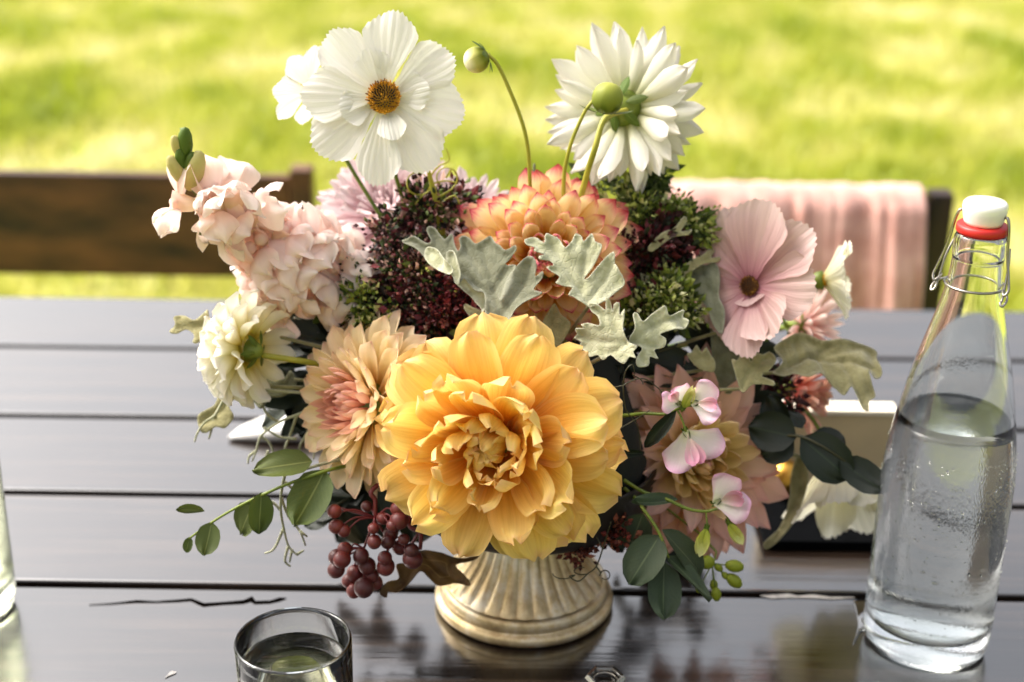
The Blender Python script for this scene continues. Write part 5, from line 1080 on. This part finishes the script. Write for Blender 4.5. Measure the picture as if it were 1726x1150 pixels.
pea('sweet pea with a pink blossom and yellow-green buds hanging below it', [(1060, 815), (1120, 840), (1160, 858), (1190, 862), (1215, 858), (1228, 875)], [.80, .788, .782, .78, .778, .776],
    [((1204, 848), (1268, 820), .776, 1)], [((1192, 886), (1178, 938), .776), ((1226, 878), (1252, 918), .774)], [])
YGR = plain('lime_green_bud', '#a9b030', .5, noise=.2, nscale=90, col2='#8a9a20', trans=.3)
t = thing('lime_bud_sprig', 'cluster of small lime-green buds under the dusty pink dahlia', 'flower bud', CORE)
lines = []; hub = at(1200, 950, .80)
for (x, y, r) in ((1193, 948, 17), (1210, 956, 9), (1236, 954, 15), (1236, 978, 15), (1203, 985, 10), (1207, 1000, 12), (1180, 990, 9), (1222, 970, 8)):
    c = at(x, y, .80+random.uniform(-.004, .004)); d = (c-hub+Vector((0, 0, -.001))).normalized(); put('bud', BUDME3 if 'BUDME3' in globals() else globals().setdefault('BUDME3', own([BUDME], YGR)[0]), YGR, t, frame_mat(c-d*r*1.0*mpp(c), d, vdir(0, 0, 1)) @ Matrix.Diagonal((3.4*r*mpp(c), 2.3*r*mpp(c), 3.4*r*mpp(c), 1))); lines.append(([hub, (hub+c)*.5, c], .0005, .0004))
lines.append(([hub, at(1180, 900, .82), CORE], .0006, .001)); tubes('stem', lines, STEM, t, 5, 3)

# ================================================================== curling tendrils
def tendril(label, lines, Y, mat, r=.00055, leafy=()):
    t = thing('tendril', label, 'tendril', CORE)
    ls = [([at(x, y, Y-.002*math.sin(i*1.3+k)) for i, (x, y) in enumerate(ln)], r, r*.6) for k, ln in enumerate(lines)]
    b = at(*lines[0][0], Y); ls.append(([b, (b+CORE)*.5, CORE], r, r*1.4)); tubes('vine', ls, mat, t, 5, 5); return t
def curl(cx, cy, r, a0, a1, k=9, squash=1.0): return [(cx+r*math.cos(R(a0+(a1-a0)*i/k))*(1-.25*i/k), cy+r*squash*math.sin(R(a0+(a1-a0)*i/k))*(1-.25*i/k)) for i in range(k+1)]
tendril('curly green seed-pod stem with fine hairs under the large white cosmos', [[(745, 395), (741, 360), (733, 325), (724, 292)], [(735, 335), (760, 320)]+curl(752, 300, 20, 60, -230), [(732, 325)]+curl(705, 308, 22, 20, 320), [(728, 310), (750, 305), (770, 308)], [(740, 345), (765, 330), (775, 345)], [(726, 296), (740, 280), (757, 270), (752, 250)], [(730, 318), (712, 330), (700, 345)], [(752, 300), (762, 285), (770, 296)], [(738, 350), (720, 345), (708, 350)]], .888, STEMY, .0007)
tb = thing('seed_pod', 'slim yellow-green seed pod standing under the large white cosmos', 'seed pod', CORE)
tube('pod', [at(745, 395, .886), at(738, 350, .886), at(728, 310, .886), at(722, 288, .886)], .0026, .0012, STEMY, tb, seg=8); tube('stem', [at(745, 393, .886), (at(745, 395, .886)+CORE)*.5, CORE], .0018, .002, STEM, tb)
tendril('thin tendril with loops dangling before the silver foot', [[(1016, 925), (1005, 955), (990, 968), (975, 980), (960, 972)]+curl(948, 966, 22, 20, 170, squash=.5), [(1005, 955), (1012, 965)]+curl(1020, 970, 9, 180, 500), [(990, 968)]+curl(980, 962, 14, 60, 300, squash=.5), [(1016, 925), (1022, 905), (1030, 880)]], .775, STEMD, .0005)
tendril('thin tendril curling across the dusty pink dahlia edge', [[(1050, 650), (1055, 625), (1066, 615), (1070, 632)], [(1050, 650), (1070, 640), (1090, 640), (1110, 655), (1118, 665)], [(1050, 650), (1055, 690), (1075, 720), (1080, 760)], [(1000, 745), (1040, 725), (1075, 705), (1095, 692)], [(1066, 632), (1080, 640), (1084, 648)]], .785, STEMD, .00045)
